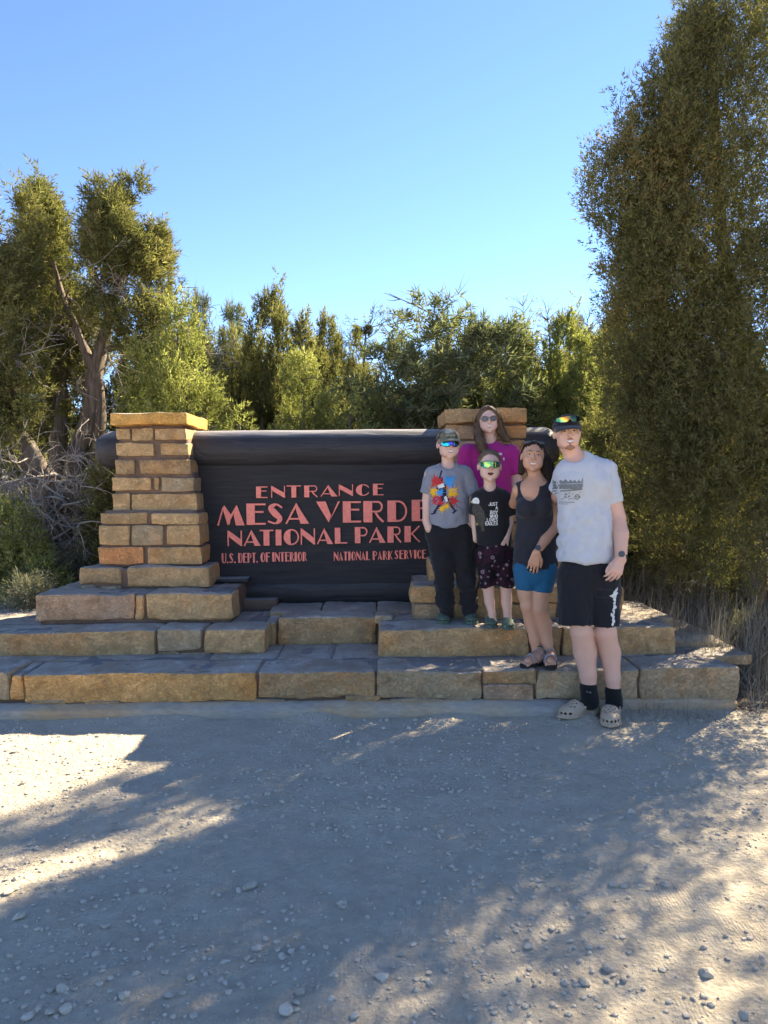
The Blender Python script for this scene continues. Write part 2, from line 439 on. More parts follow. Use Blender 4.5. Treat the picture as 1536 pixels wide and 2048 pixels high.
# second step, left of the middle
core(steps, (P(-250, 1300, Y2).x, Y2 + .02, Z1 - .02), (P(522, 1300, Y2).x, 6.6, Z2 - .008))
for a in [(-260, 1264, -62, 1314, GRY), (-59, 1264, 311, 1316, TAN), (316, 1264, 404, 1301, GRY), (410, 1262, 530, 1306, TAN)]:
    block(steps, a[0], a[1], a[2], a[3], Y2, 0.30, a[4], 0.018, 0.009, 0.020, zhi=Z2 + RNG.uniform(-.004, .003))
for a in [(250, 1306, 312, 1319), (316, 1304, 358, 1319), (361, 1305, 420, 1319), (424, 1308, 462, 1319), (465, 1309, 515, 1319)]:
    block(steps, *a, Y2 + .012, 0.1, GRY, 0.01, 0.003, 0.003)
block(steps, 531, 1262, 551, 1306, Y2 + .27, 0.34, BRN, 0.02, zhi=Z2 - .003)
for i, (a, b) in enumerate([(-260, -40), (-37, 130), (133, 330), (333, 505), (508, 551)]):
    V, F = rbox((P(a, 1250, 5.5).x, Y2 + .305, Z2 - .07), (P(b, 1250, 5.5).x, 5.98, Z2 - .004), 0.015, 0.05, 0.006, 330 + i, 0.006)
    put('stone', V, F, M['stone'], steps, smooth='angle', color=GRY)
# the recessed stone in the middle, and the slabs on it under the sign
core(steps, (P(545, 1290, YC).x, YC + .03, Z1 - .02), (P(765, 1290, YC).x, 6.6, Z2 - .01))
ZC = P(650, 1234, YC).z
block(steps, 556, 1234, 753, 1292, YC, 0.24, BRN, 0.025, 0.009, 0.014)
for i, (a, b) in enumerate([(540, 641), (641.8, 753), (753.8, 835)]):
    V, F = rbox((P(a, 1230, 5.8).x, YC + .245, ZC - .07), (P(b, 1230, 5.8).x, 6.3, ZC - .002), 0.015, 0.05, 0.008, 350 + i, 0.006)
    put('stone', V, F, M['stone'], steps, smooth='angle', color=BRN)
# second step, right
YR = 5.12; ZR = P(900, 1256, YR).z
core(steps, (P(765, 1300, YR).x, YR + .02, Z1 - .02), (P(1340, 1300, YR).x, 6.5, ZR - .008))
for a in [(757, 1256, 1058, 1318, TAN), (1062, 1258, 1122, 1316, BRN), (1127, 1260, 1350, 1318, TAN)]:
    block(steps, a[0], a[1], a[2], a[3], YR, 0.30, a[4], 0.018, 0.009, 0.022, zhi=ZR + RNG.uniform(-.004, .003))
block(steps, 752, 1228, 786, 1246, 5.46, 0.2, GRY, 0.03, 0.01, 0.01, zlo=ZC - .05, zhi=ZR + .014)
for i, (a, b) in enumerate([(757, 900), (903, 1040), (1043, 1190), (1193, 1345)]):
    V, F = rbox((P(a, 1250, 5.45).x, YR + .305, ZR - .07), (P(b, 1250, 5.45).x, 6.2, ZR - .004), 0.015, 0.05, 0.006, 360 + i, 0.006)
    put('stone', V, F, M['stone'], steps, smooth='angle', color=GRY)
V, F = rbox((P(1290, 1300, 5.6).x, 5.35, 0.02), (P(1415, 1300, 5.6).x, 6.1, Z1 + .06), 0.05, 0.05, 0.012, 371, 0.01)
put('stone', V, F, M['stone'], steps, smooth='angle', color=GRY)

# ------------------------------------------------------------------ left pillar with its two plinth courses
lp = thing('stone_pillar', 'square pillar of tan sandstone blocks with an orange capstone, left of the sign', 'stone pillar', (P(300, 1243, Y3).x, 5.9, Z2))
def pillar_stones(root, tier3, tier4, rows, cap, side):
    # side = +1 when the inner (sign) side is at the right
    allx = [t[0] for t in tier3] + [t[2] for t in tier3]
    xa, xb = P(min(allx) + 6, 1200, Y3).x, P(max(allx) - 6, 1200, Y3).x
    zb = Z2 if side > 0 else ZR
    z3 = P(tier3[0][0], tier3[0][1], Y3).z
    core(root, (xa, Y3 + .02, zb - .02), (xb, 6.62, z3 - .008))
    for x0_, y0_, x1_, y1_, c in tier3:
        block(root, x0_, y0_, x1_, y1_, Y3, 0.30, c, 0.018, 0.010, 0.020)
    for k in range(3):     # tread of the plinth, set behind its face
        a = xa + (xb - xa) * k / 3; b = xa + (xb - xa) * (k + 1) / 3
        V, F = rbox((a + .006, Y3 + .306, z3 - .09), (b - .006, 6.6, z3 - .004), 0.02, 0.05, 0.007, 380 + k, 0.006)
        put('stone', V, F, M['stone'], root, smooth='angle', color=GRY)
    for x0_, y0_, x1_, y1_, c in tier4:
        block(root, x0_, y0_, x1_, y1_, Y4, 0.40, c, 0.025, 0.009, 0.014)
    a4 = [t[0] for t in tier4] + [t[2] for t in tier4]
    xa, xb = P(min(a4) + 7, 1150, Y4).x, P(max(a4) - 7, 1150, Y4).x
    core(root, (xa, Y4 + .02, z3 - .02), (xb, 6.5, P(300, tier4[0][1] + 3, Y4).z))
    for i, row in enumerate(rows):
        y0_, y1_, st = row
        Yr = 5.90 if i < 5 else 5.83
        yc0 = rows[i - 1][1] if i else cap[3]; yn = rows[i + 1][0] if i + 1 < len(rows) else tier4[0][1]
        xa = P(st[0][0] + 5, y0_, Yr).x; xb = P(st[-1][1] - 5, y0_, Yr).x
        core(root, (xa, Yr + .018, P(300, yn + 2, Yr).z), (xb, 6.50, P(300, yc0 - 1, Yr).z))
        for j, s in enumerate(st):
            dp = 0.34 if j in (0, len(st) - 1) else 0.2
            y0s, y1s = (s[3], s[4]) if len(s) > 3 else (y0_, y1_)
            block(root, s[0], y0s, s[1], y1s, Yr, dp, s[2], 0.010, 0.007, 0.014)
        # rear face of the pillar
        w = xb - xa; q = xa - .01; 
        for k, fr in enumerate(RNG.dirichlet((5, 5)) if w < .6 else (0.38, 0.62)):
            e = q + fr * (w + .02)
            zt = P(300, y0_, Yr).z; zl = P(300, y1_, Yr).z
            V, F = rbox((q + .008, 6.33, zl), (e - .008, 6.53, zt), 0.016, 0.05, 0.006, 500 + i * 7 + k, 0.0)
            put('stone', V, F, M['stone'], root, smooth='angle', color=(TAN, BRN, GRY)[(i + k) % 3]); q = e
    x0_, y0_, x1_, y1_, c = cap
    V, F = rbox((P(x0_, y1_, 5.84).x, 5.84, P(x0_, y1_, 5.84).z), (P(x1_, y1_, 5.84).x, 6.58, P((x0_ + x1_) / 2, y0_, 5.84).z), 0.018, 0.03, 0.009, 611 + side, 0.012)
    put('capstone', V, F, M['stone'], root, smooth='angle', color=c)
pillar_stones(lp,
    [(70, 1188, 267, 1240, PNK), (271, 1189, 288, 1239, TAN), (293, 1188, 466, 1242, TAN)],
    [(160, 1136, 243, 1170, BRN), (161, 1170, 192, 1181, GRY), (203, 1171, 243, 1180, GRY), (252, 1134, 418, 1175, TAN)],
    [(856, 881, [(233, 261, TAN), (265, 305, TAN), (310, 373, BRN)]),
     (887, 911, [(231, 306, TAN), (321, 378, TAN)]),
     (919, 947, [(229, 269, BRN), (279, 383, BRN)]),
     (954, 982, [(223, 303, TAN), (307, 317, BRN), (322, 389, GRY)]),
     (988, 1022, [(224, 260, TAN), (263, 393, TAN)]),
     (1026, 1048, [(202, 295, TAN), (303, 397, TAN)]),
     (1051, 1090, [(199, 260, TAN), (264, 327, GRY), (334, 399, TAN)]),
     (1094, 1129, [(196, 288, RED), (295, 402, TAN)])],
    (219, 824, 374, 851, GOLD), 1)
rp = thing('stone_pillar', 'square pillar of brown sandstone blocks with a brown capstone, behind the girl in magenta', 'stone pillar', (P(990, 1243, Y3).x, 5.9, ZR))
pillar_stones(rp,
    [(823, 1172, 905, 1205, TAN), (826, 1207, 903, 1241, GRY), (908, 1172, 1010, 1241, TAN), (1014, 1174, 1120, 1205, BRN), (1014, 1208, 1115, 1241, TAN), (1124, 1174, 1246, 1240, BRN)],
    [(858, 1122, 960, 1168, TAN), (963, 1124, 1050, 1168, BRN), (1053, 1122, 1128, 1168, TAN)],
    [(850, 877, [(893, 947, PNK), (951, 1000, BRN), (1004, 1052, BRN)]),
     (881, 905, [(894, 975, PNK), (979, 1050, BRN)]),
     (909, 940, [(892, 925, BRN), (929, 1052, PNK)]),
     (944, 975, [(890, 980, BRN), (984, 1055, TAN)]),
     (979, 1012, [(889, 940, TAN), (944, 1055, BRN)]),
     (1016, 1044, [(884, 985, BRN), (989, 1064, TAN)]),
     (1047, 1080, [(882, 930, TAN), (934, 1000, BRN), (1004, 1066, TAN)]),
     (1084, 1120, [(880, 975, BRN), (979, 1070, TAN)])],
    (889, 816, 1053, 846, BRN), -1)

# ================================================================== SIGN
YP = 6.12
sign = thing('park_sign', 'dark painted timber sign with salmon letters between the two stone pillars', 'sign', (P(640, 1215, YP).x, 6.2, ZC))
# top log, lathed along X with uneven girth and chamfered ends
def log(name, xl, xr, zc_l, zc_r, yc, r, seed, cham=0.1, fl=1.0, m='log'):
    n = 130; m_ = 64
    t = np.linspace(0, 1, n); x = xl + (xr - xl) * t
    e = np.minimum(x - xl, xr - x)
    rr = r * np.where(e < cham, 0.70 + 0.30 * np.clip(e / cham, 0, 1) ** .8, 1)
    a = np.arange(m_) * 2 * math.pi / m_
    A, T = np.meshgrid(a, t); X = xl + (xr - xl) * T
    Rr = rr[:, None] * (1 + 0.06 * fbm(np.stack([X.ravel() * 1.5, np.cos(A.ravel()), np.sin(A.ravel())], 1), seed, 4).reshape(A.shape))
    crack = np.zeros_like(A)
    for k in range(7):
        ang = RNG.uniform(0, 6.28); s0 = RNG.uniform(0, .8); ln = RNG.uniform(.1, .45)
        dd = np.abs(((A - ang - 0.25 * vnoise(np.stack([T.ravel() * 6, T.ravel() * 0, T.ravel() * 0 + k], 1), seed).reshape(A.shape)) + math.pi) % (2 * math.pi) - math.pi)
        crack = np.maximum(crack, np.exp(-(dd / 0.09) ** 2) * ((T > s0) & (T < s0 + ln)))
    Rr = Rr - crack * 0.009
    zc = zc_l + (zc_r - zc_l) * T
    V = np.stack([X.ravel(), (yc + np.cos(A) * Rr * fl).ravel(), (zc + np.sin(A) * Rr).ravel()], 1)
    F = []
    for i in range(n - 1):
        for j in range(m_):
            k = (j + 1) % m_; F.append((i * m_ + j, i * m_ + k, (i + 1) * m_ + k, (i + 1) * m_ + j))
    F.append(tuple(range(m_))[::-1]); F.append(tuple((n - 1) * m_ + j for j in range(m_)))
    return put(name, V, F, M[m], sign, smooth=True)
ltop = P(640, 859, 6.2).z; lbot = P(640, 936, 6.1).z; rad = (ltop - lbot) / 2
zl = (P(300, 861, 6.2).z + P(300, 939, 6.1).z) / 2; zr = (P(1100, 855, 6.2).z + P(1100, 934, 6.1).z) / 2
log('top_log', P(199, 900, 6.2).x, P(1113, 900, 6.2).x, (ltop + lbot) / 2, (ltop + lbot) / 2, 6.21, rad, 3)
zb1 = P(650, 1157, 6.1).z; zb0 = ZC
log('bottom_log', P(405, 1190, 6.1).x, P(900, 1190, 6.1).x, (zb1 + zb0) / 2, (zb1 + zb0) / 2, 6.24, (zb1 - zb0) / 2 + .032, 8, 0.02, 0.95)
# boards of the panel
pxl, pxr = P(384, 1000, YP).x, P(905, 1000, YP).x
zz = [P(640, y_, YP).z for y_ in (1166, 1094, 1000, 925)]
for k in range(3):
    V, F = rbox((pxl, YP + (0, .0013, .0006)[k], zz[k] - .002), (pxr, YP + .09, zz[k + 1] + .002), 0.0012, 0.05, 0.0003, 700 + k, 0.0006)
    put('board', V, F, M['panel'], sign)
core(sign, (P(440,1200,6.2).x, 6.02, Z2 - .02), (P(560,1200,6.2).x, 6.35, ZC + .05))
# weathered seat blocks beside the plinths
V, F = rbox((P(430, 1160, 6.0).x, 5.98, P(430, 1163, 6).z - .01), (P(497, 1160, 6.0).x, 6.14, P(430, 1157, 6).z), 0.006, 0.04, 0.003, 711, 0.002)
put('wedge', V, F, M['log'], sign, smooth=True)

# --- letters: heavy left strokes, hairline right strokes
def arc(cx, cy, rx, ry, a0, a1, n=18):
    a = np.radians(np.linspace(a0, a1, n)); return [(cx + rx * math.cos(q), cy + ry * math.sin(q)) for q in a]
def ribbon(pts, w):
    pts = np.asarray(pts, float); T = np.gradient(pts, axis=0); T /= np.linalg.norm(T, axis=1)[:, None]
    Nn = np.stack([-T[:, 1], T[:, 0]], 1) * w / 2
    return ('strip', pts + Nn, pts - Nn)
def glyph(ch, asp):
    """strokes in a box of width asp, height 1"""
    A = asp; h = 0.38 * min(A, 0.95) if ch not in 'I' else A; t = 0.085
    L = []
    rect = lambda x0, y0, x1, y1: ('poly', [(x0, y0), (x1, y0), (x1, y1), (x0, y1)])
    if ch == 'E': L = [rect(0, 0, h * 1.15, 1), rect(h * 1.15, 0, A, t), rect(h * 1.15, 1 - t, A, 1), rect(h * 1.15, .56, A * .9, .56 + t)]
    if ch == 'F': L = [rect(0, 0, h * 1.15, 1), rect(h * 1.15, 1 - t, A, 1), rect(h * 1.15, .52, A * .9, .52 + t)]
    if ch == 'L': L = [rect(0, 0, h * 1.2, 1), rect(h * 1.2, 0, A, t)]
    if ch == 'T': L = [rect(A / 2 - h * .55, 0, A / 2 + h * .55, 1 - t), rect(0, 1 - t, A, 1)]
    if ch == 'I': L = [rect(0, 0, A, 1)]
    if ch == 'N': L = [rect(0, 0, t * .9, 1), ('poly', [(t * .9, 1), (t * .9, .60), (A - t * .9, 0), (A - t * .9, .42)]), rect(A - t * .9, 0, A, 1)]
    if ch == 'M': L = [('poly', [(0, 0), (t, 0), (A * .27, .98), (A * .20, .86)]), ('poly', [(A * .20, .86), (A * .27, .98), (A * .50, .52), (A * .46, .06), (A * .38, .02)]), 
                       ('poly', [(A * .46, .20), (A * .50, .52), (A * .72, 1.0), (A * .60, .58)]), ('poly', [(A * .60, .58), (A * .72, 1), (A, 0), (A * .68, 0)])]
    if ch == 'A': L = [('poly', [(0, 0), (t, 0), (A * .52, .93), (A * .46, 1)]), ('poly', [(A * .46, 1), (A * .42, .80), (A * .64, 0), (A, 0)]), rect(A * .17, .20, A * .58, .20 + t * .9)]
    if ch == 'V': L = [('poly', [(0, 1), (A * .40, 1), (A * .62, .34), (A * .52, 0)]), ('poly', [(A * .52, 0), (A * .60, .16), (A, 1), (A * .92, 1)])]
    if ch == 'K': L = [rect(0, 0, h * 1.1, 1), ribbon([(h * 1.1, .47), (A * .7, .75), (A * .96, 1)], t), ribbon([(h * 1.3, .53), (A * .7, .27), (A * .98, 0)], t)]
    if ch == 'U': L = [rect(0, .32, h, 1), ('strip', np.array(arc(A / 2, .32, A / 2, .32, 180, 360)), np.array(arc(A / 2 + (h - t) / 2, .34, A / 2 - (h + t) / 2, .25, 180, 360))), rect(A - t, .32, A, 1)]
    if ch == 'P': L = [rect(0, 0, h * 1.15, 1), ribbon([(h * 1.15, 1 - t / 2)] + arc(A - .27, .71, .27 - t / 2, .29 - t / 2, 90, -90) + [(h * 1.15, .42 + t / 2)], t)]
    if ch == 'R': L = [rect(0, 0, h * 1.15, 1), ribbon([(h * 1.15, 1 - t / 2)] + arc(A - .30, .73, .24 - t / 2, .27 - t / 2, 90, -90) + [(h * 1.15, .46 + t / 2)], t), ribbon([(A * .58, .46), (A * .72, .25), (A * .96, .01)], t * 1.15)]
    if ch == 'D': L = [rect(0, 0, h * 1.15, 1), ribbon([(h * 1.15, 1 - t / 2)] + arc(A - .42 if A > .8 else A * .5, .5, (.42 if A > .8 else A * .5) - t / 2, .5 - t / 2, 90, -90) + [(h * 1.15, t / 2)], t)]
    if ch == 'O': L = [('strip', np.array(arc(A / 2, .5, A / 2, .5, 90, 270, 24)), np.array(arc(A * .5, .5, A * .06, .47, 90, 270, 24))), ('strip', np.array(arc(A / 2, .5, A / 2, .5, 90, -90, 24)), np.array(arc(A / 2, .5, A / 2 - t, .5 - t, 90, -90, 24)))]
    if ch == 'C': L = [('strip', np.array(arc(A * .55, .5, A * .55, .5, 90, 270, 24)), np.array(arc(A * .55, .5, A * .12, .46, 90, 270, 24))), ribbon(arc(A * .55, .5, A * .44, .5 - t / 2, 90, 28, 10), t), ribbon(arc(A * .55, .5, A * .44, .5 - t / 2, -90, -28, 10), t)]
    if ch == 'S':
        c = spline([(A * .90, .80), (A * .55, .955), (A * .22, .80), (A * .45, .55), (A * .76, .27), (A * .50, .06), (A * .05, .16)], 36)
        s = np.linspace(0, 1, 36); w_ = t + (h * 1.05 - t) * np.clip(1 - np.abs(s - .5) / .32, 0, 1) ** .6
        T = np.gradient(c, axis=0); T /= np.linalg.norm(T, axis=1)[:, None]; Nn = np.stack([-T[:, 1], T[:, 0]], 1) * w_[:, None] / 2
        L = [('strip', c + Nn, c - Nn)]
    if ch == '.': L = [rect(0, 0, A, .16)]
    return L
def letter(ch, x0, y0, x1, y1, parent, Y=YP, thick=0.013, mat=None):
    a = P(x0, y1, Y); b = P(x1, y0, Y); mz0 = P(x0, y1, Y).z; H = P(x0, y0, Y).z - mz0; W = b.x - a.x
    asp = W / H; mb = MB()
    for i, g in enumerate(glyph(ch, asp)):
        dz = thick + 0.0035 * (i == 0) - 0.0009 * i
        if g[0] == 'poly':
            p = [(x, y) for x, y in g[1]]
        else:
            p = list(map(tuple, g[1])) + list(map(tuple, g[2][::-1]))
        n = len(p); c = np.mean(p, axis=0)
        fr = [(a.x + x * H, Y - dz, mz0 + y * H) for x, y in p]; bk = [(a.x + (x) * H, Y + .003, mz0 + y * H) for x, y in p]
        if g[0] == 'poly':
            F_ = [tuple(range(n))] 
        else:
            m_ = n // 2; F_ = [(j, j + 1, n - 2 - j, n - 1 - j) for j in range(m_ - 1)]
        F_ += [(j, n + j, n + (j + 1) % n, (j + 1) % n) for j in range(n)]
        area = sum(p[j][0] * p[(j + 1) % n][1] - p[(j + 1) % n][0] * p[j][1] for j in range(n))
        if area > 0: pass
        else: F_ = [f[::-1] for f in F_]
        mb.add(fr + bk, F_)
    V, F_ = mb.get()
    return put('letter', V, F_, mat or M['letter'], parent)
for s in [('E', 513, 973, 535, 996), ('N', 543, 972, 570, 995.5), ('T', 574, 971, 602, 995), ('R', 609, 971, 636, 994.5), ('A', 641, 970, 675, 993), ('N', 678, 969, 706, 992), ('C', 712, 968.5, 739, 991.5), ('E', 746, 967.5, 767, 990.5),
          ('M', 435, 1010, 489, 1051), ('E', 494, 1007, 531, 1049.5), ('S', 535, 1007, 568, 1049), ('A', 571, 1006, 618, 1047.5), ('V', 633, 1003, 680, 1045), ('E', 686, 1002.5, 722, 1045), ('R', 727, 1002, 768, 1044.5), ('D', 775, 1001, 814, 1043.5), ('E', 823.5, 999.5, 861, 1042),
          ('N', 456, 1061, 484, 1092), ('A', 488, 1060, 521, 1091.5), ('T', 520, 1059.5, 547, 1091), ('I', 552, 1059, 563, 1090.5), ('O', 568, 1058, 598, 1090), ('N', 602, 1057, 630, 1089), ('A', 634, 1056.5, 666, 1088), ('L', 670, 1055.5, 694, 1087),
          ('P', 710, 1054, 735, 1086), ('A', 738, 1053.5, 771, 1085.5), ('R', 775, 1053, 803, 1085), ('K', 809, 1052, 840, 1084)]:
    letter(s[0], *s[1:], sign)
def small_text(txt, x0, x1, y0, y1, dy):
    wd = {'.': .28, 'I': .42, ' ': .5}
    ws = [wd.get(c, .78 if c not in 'OND' else .86) for c in txt]; tot = sum(ws) + .16 * (len(txt) - 1); k = (x1 - x0) / tot
    x = x0
    for c, w_ in zip(txt, ws):
        if c != ' ':
            f = (x - x0) / (x1 - x0); letter(c, x, y0 + dy * f, x + w_ * k * (1 if c != '.' else .8), y1 + dy * f, sign, thick=0.008)
        x += (w_ + .16) * k
small_text('U.S.', 444, 472, 1106.5, 1126.5, -.5); small_text('DEPT.', 477, 516, 1106, 1125.5, -.5)
small_text('OF', 521.5, 540, 1105, 1124, -.3); small_text('INTERIOR', 545, 613.5, 1104.5, 1123, -1)
small_text('NATIONAL', 668, 740, 1103.5, 1121, -1); small_text('PARK', 745.5, 784.5, 1102, 1119.5, -.5); small_text('SERVICE', 789, 852, 1100.5, 1118, -1)
# ================================================================== VEGETATION
def m_leaf(name, dark, light, twig=(0.16, 0.12, 0.085), trans=0.38, tip=None):
    t = NT(name); at = t.n('ShaderNodeAttribute'); at.attribute_name = 'tone'
    stops = [(0.0, twig), (0.06, twig), (0.08, dark), (0.55, tuple((a + b) / 2 for a, b in zip(dark, light))), (0.92, light), (1.0, tip or light)]
    c = t.ramp(at.outputs['Fac'], stops)
    d = t.n('ShaderNodeBsdfDiffuse'); tr = t.n('ShaderNodeBsdfTranslucent'); mx = t.n('ShaderNodeMixShader')
    t.l(c, d.inputs[0]); t.l(t.mix(1.0, c, (1.05, 1.08, 0.66), 'MULTIPLY'), tr.inputs[0])
    mx.inputs[0].default_value = trans; t.l(d.outputs[0], mx.inputs[1]); t.l(tr.outputs[0], mx.inputs[2])
    t.l(mx.outputs[0], t.out.inputs['Surface']); return t.m
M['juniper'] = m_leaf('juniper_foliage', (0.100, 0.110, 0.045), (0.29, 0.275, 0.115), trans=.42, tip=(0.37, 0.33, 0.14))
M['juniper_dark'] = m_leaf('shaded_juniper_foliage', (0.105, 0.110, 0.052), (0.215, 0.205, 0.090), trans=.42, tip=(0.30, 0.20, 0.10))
M['young'] = m_leaf('bright_young_foliage', (0.150, 0.175, 0.060), (0.40, 0.41, 0.155), trans=0.48, tip=(0.48, 0.48, 0.22))
M['pinyon'] = m_leaf('pinyon_needles', (0.105, 0.130, 0.075), (0.29, 0.305, 0.175), trans=0.4)
M['sage'] = m_leaf('grey_sage_foliage', (0.20, 0.20, 0.14), (0.42, 0.41, 0.30), trans=0.35)
M['far'] = m_leaf('far_foliage', (0.080, 0.100, 0.068), (0.17, 0.185, 0.12), trans=0.3)
def m_bark(name, a, b, c_):
    t = NT(name); p = t.pos(9, 9, 1.3)
    n = t.noise(3.0, 8, 0.75, p, 0.8)
    col = t.ramp(n, [(0.3, a), (0.5, b), (0.7, c_)])
    return t.set(col, 0.92, t.bump(t.noise(5, 8, 0.8, t.pos(12, 12, 1.2), 0.6), 1.0, 0.03), spec=0.1)
M['bark'] = m_bark('shaggy_juniper_bark', (0.07, 0.05, 0.038), (0.20, 0.16, 0.13), (0.36, 0.31, 0.27))
M['dead'] = m_bark('silvery_dead_wood', (0.22, 0.195, 0.17), (0.42, 0.38, 0.34), (0.60, 0.56, 0.51))

def rand_dirs(n, rng):
    d = rng.normal(size=(n, 3)); return d / np.linalg.norm(d, axis=1)[:, None]
def norm(v): return v / (np.linalg.norm(v, axis=1)[:, None] + 1e-9)
def plumes(C, A, L, k, ll, lw, rng, spread=1.0, tone=None, twigs=0.06, tone_var=0.16):
    """feathery sprays: k leaf-sized triangles set round each short axis"""
    n = len(C); C = np.repeat(C, k, 0); A = np.repeat(A, k, 0); L = np.repeat(L, k)
    s = rng.random(n * k) ** 0.8
    rd = rand_dirs(n * k, rng); rd = norm(rd - A * (rd * A).sum(1)[:, None])
    base = C + A * (L * s)[:, None] + rd * (L * 0.30 * spread * (1 - s * 0.75) * rng.random(n * k))[:, None]
    d = norm(A * 0.75 + rd * (0.95 * spread * (1.1 - 0.6 * s))[:, None] + rng.normal(size=(n * k, 3)) * 0.25)
    side = norm(np.cross(d, rand_dirs(n * k, rng)))
    l = ll * rng.uniform(0.6, 1.35, n * k); w_ = lw * rng.uniform(0.7, 1.3, n * k)
    if tone is None: tone = rng.random(n)
    tn = np.repeat(tone, k) + rng.normal(size=n * k) * tone_var + 0.12 * (s - 0.5)
    tn = np.clip(tn, 0.085, 1.0)
    tw = rng.random(n * k) < twigs
    tn[tw] = 0.0; w_[tw] *= 0.35; l[tw] *= 2.2
    V = np.stack([base - side * (w_ / 2)[:, None], base + side * (w_ / 2)[:, None], base + d * l[:, None]], 1)
    return V.reshape(-1, 3), np.repeat(tn, 3)
def leaf_object(name, V, tone, m, parent):
    F = np.arange(len(V), dtype=np.int32).reshape(-1, 3)
    o = put(name, V, F, m, parent)
    a = o.data.attributes.new('tone', 'FLOAT', 'POINT'); a.data.foreach_set('value', tone.astype(np.float32))
    return o
def leaders(lst, n, rng, gap=0.0, gapf=1.4, seed=0, prof=None, shell=0.35, out=0.7, up=0.75, sprig=0):
    """sprays spread through a crown made of several leaders (x,y,z0,z1,R)"""
    w_ = np.array([(l[3] - l[2]) * l[4] for l in lst]); w_ /= w_.sum(); C = []; A = []; S = []
    ext = []
    if sprig:
        for l in lst:
            if l[4] < .16: continue
            ln_ = l[5] if len(l) > 5 else (0, 0)
            for _ in range(sprig):
                h = rng.uniform(.45, 1.0); a = rng.random() * 6.28; rr_ = l[4] * (1 - h * .8) * rng.uniform(.6, 1.1); z = l[2] + (l[3] - l[2]) * h; hh = rng.uniform(.25, .6)
                ext.append((l[0] + ln_[0] * h + rr_ * math.cos(a), l[1] + ln_[1] * h + rr_ * math.sin(a), z - .1, z + hh * .75, rng.uniform(.05, .10), (math.cos(a) * .08, math.sin(a) * .08)))
        we = np.array([(l[3] - l[2]) * l[4] for l in ext]) * 1.6; tot = w_.sum() + 0; raw = np.array([(l[3] - l[2]) * l[4] for l in lst]); allw = np.concatenate([raw, we]); w_ = allw / allw.sum(); lst = list(lst) + ext
    for l, q in zip(lst, w_):
        m = int(n * q); h = rng.random(m) ** 0.85; pr = prof or (lambda h: np.sin(np.pi * np.clip(h, 0, 1) ** 0.62) ** 0.75 * 0.96 + 0.05)
        rad = l[4] * pr(h); rho = rad * np.sqrt(shell + (1 - shell) * rng.random(m)) ; rho[rng.random(m) < .25] *= 0.6
        th = rng.random(m) * 2 * np.pi
        lob = 1 + 0.36 * vnoise(np.stack([np.cos(th) * 1.6, np.sin(th) * 1.6, (l[2] + (l[3] - l[2]) * h) * 2.2], 1), seed + int(l[0] * 10))
        rho = rho * lob
        z = l[2] + (l[3] - l[2]) * h
        lean = l[5] if len(l) > 5 else (0, 0)
        x = l[0] + lean[0] * h + rho * np.cos(th); y = l[1] + lean[1] * h + rho * np.sin(th)
        C.append(np.stack([x, y, z], 1))
        A.append(norm(np.stack([np.cos(th) * out, np.sin(th) * out, up + 0.3 * h], 1) + rng.normal(size=(m, 3)) * 0.35))
        S.append(rho / (rad + 1e-6))
    C = np.concatenate(C); A = np.concatenate(A)
    if callable(gap) or gap > -1:
        g_ = gap(C) if callable(gap) else gap; keep = fbm(C * gapf, seed + 50, 2) > g_ - 0.45; C = C[keep]; A = A[keep]
    return C, A
def bough(p, d, L, r, rng, depth=0, mb=None, droop=0.0, n=5, kids=3, wander=0.25):
    """a crooked branch with side twigs"""
    k = 6 if depth == 0 else 4
    pts = [np.array(p, float)]; d = np.array(d, float); d /= np.linalg.norm(d)
    for i in range(k):
        d = d + rng.normal(size=3) * wander; d[2] -= droop; d /= np.linalg.norm(d)
        pts.append(pts[-1] + d * L / k)
    sp = spline(pts, k * 2); rad = r * np.linspace(1, 0.22, len(sp))
    mb.tube(sp, rad, n if depth == 0 else 4, cap=False)
    if depth < 2:
        for j in range(kids):
            i = rng.integers(2, k); q = pts[i]; dd = (pts[i] - pts[i - 1]); dd /= np.linalg.norm(dd)
            bough(q, dd + rng.normal(size=3) * 0.7, L * rng.uniform(0.35, 0.6), r * 0.5, rng, depth + 1, mb, droop, n, kids, wander)
def trunk_tube(mb, pts, r0, r1, n=12, seed=0, segs=28):
    sp = spline(pts, segs); V, F = tube(sp, np.linspace(r0, r1, segs), n, True, 0.12)
    c = np.repeat(sp, n, 0); d = V - c
    ridge = 1 + 0.16 * np.sin((np.arange(len(V)) % n) * 2.3 + seed) + 0.16 * fbm(V * np.array([7, 7, 2.0]), seed, 3)
    mb.add(c + d * ridge[:, None], F)
    return sp
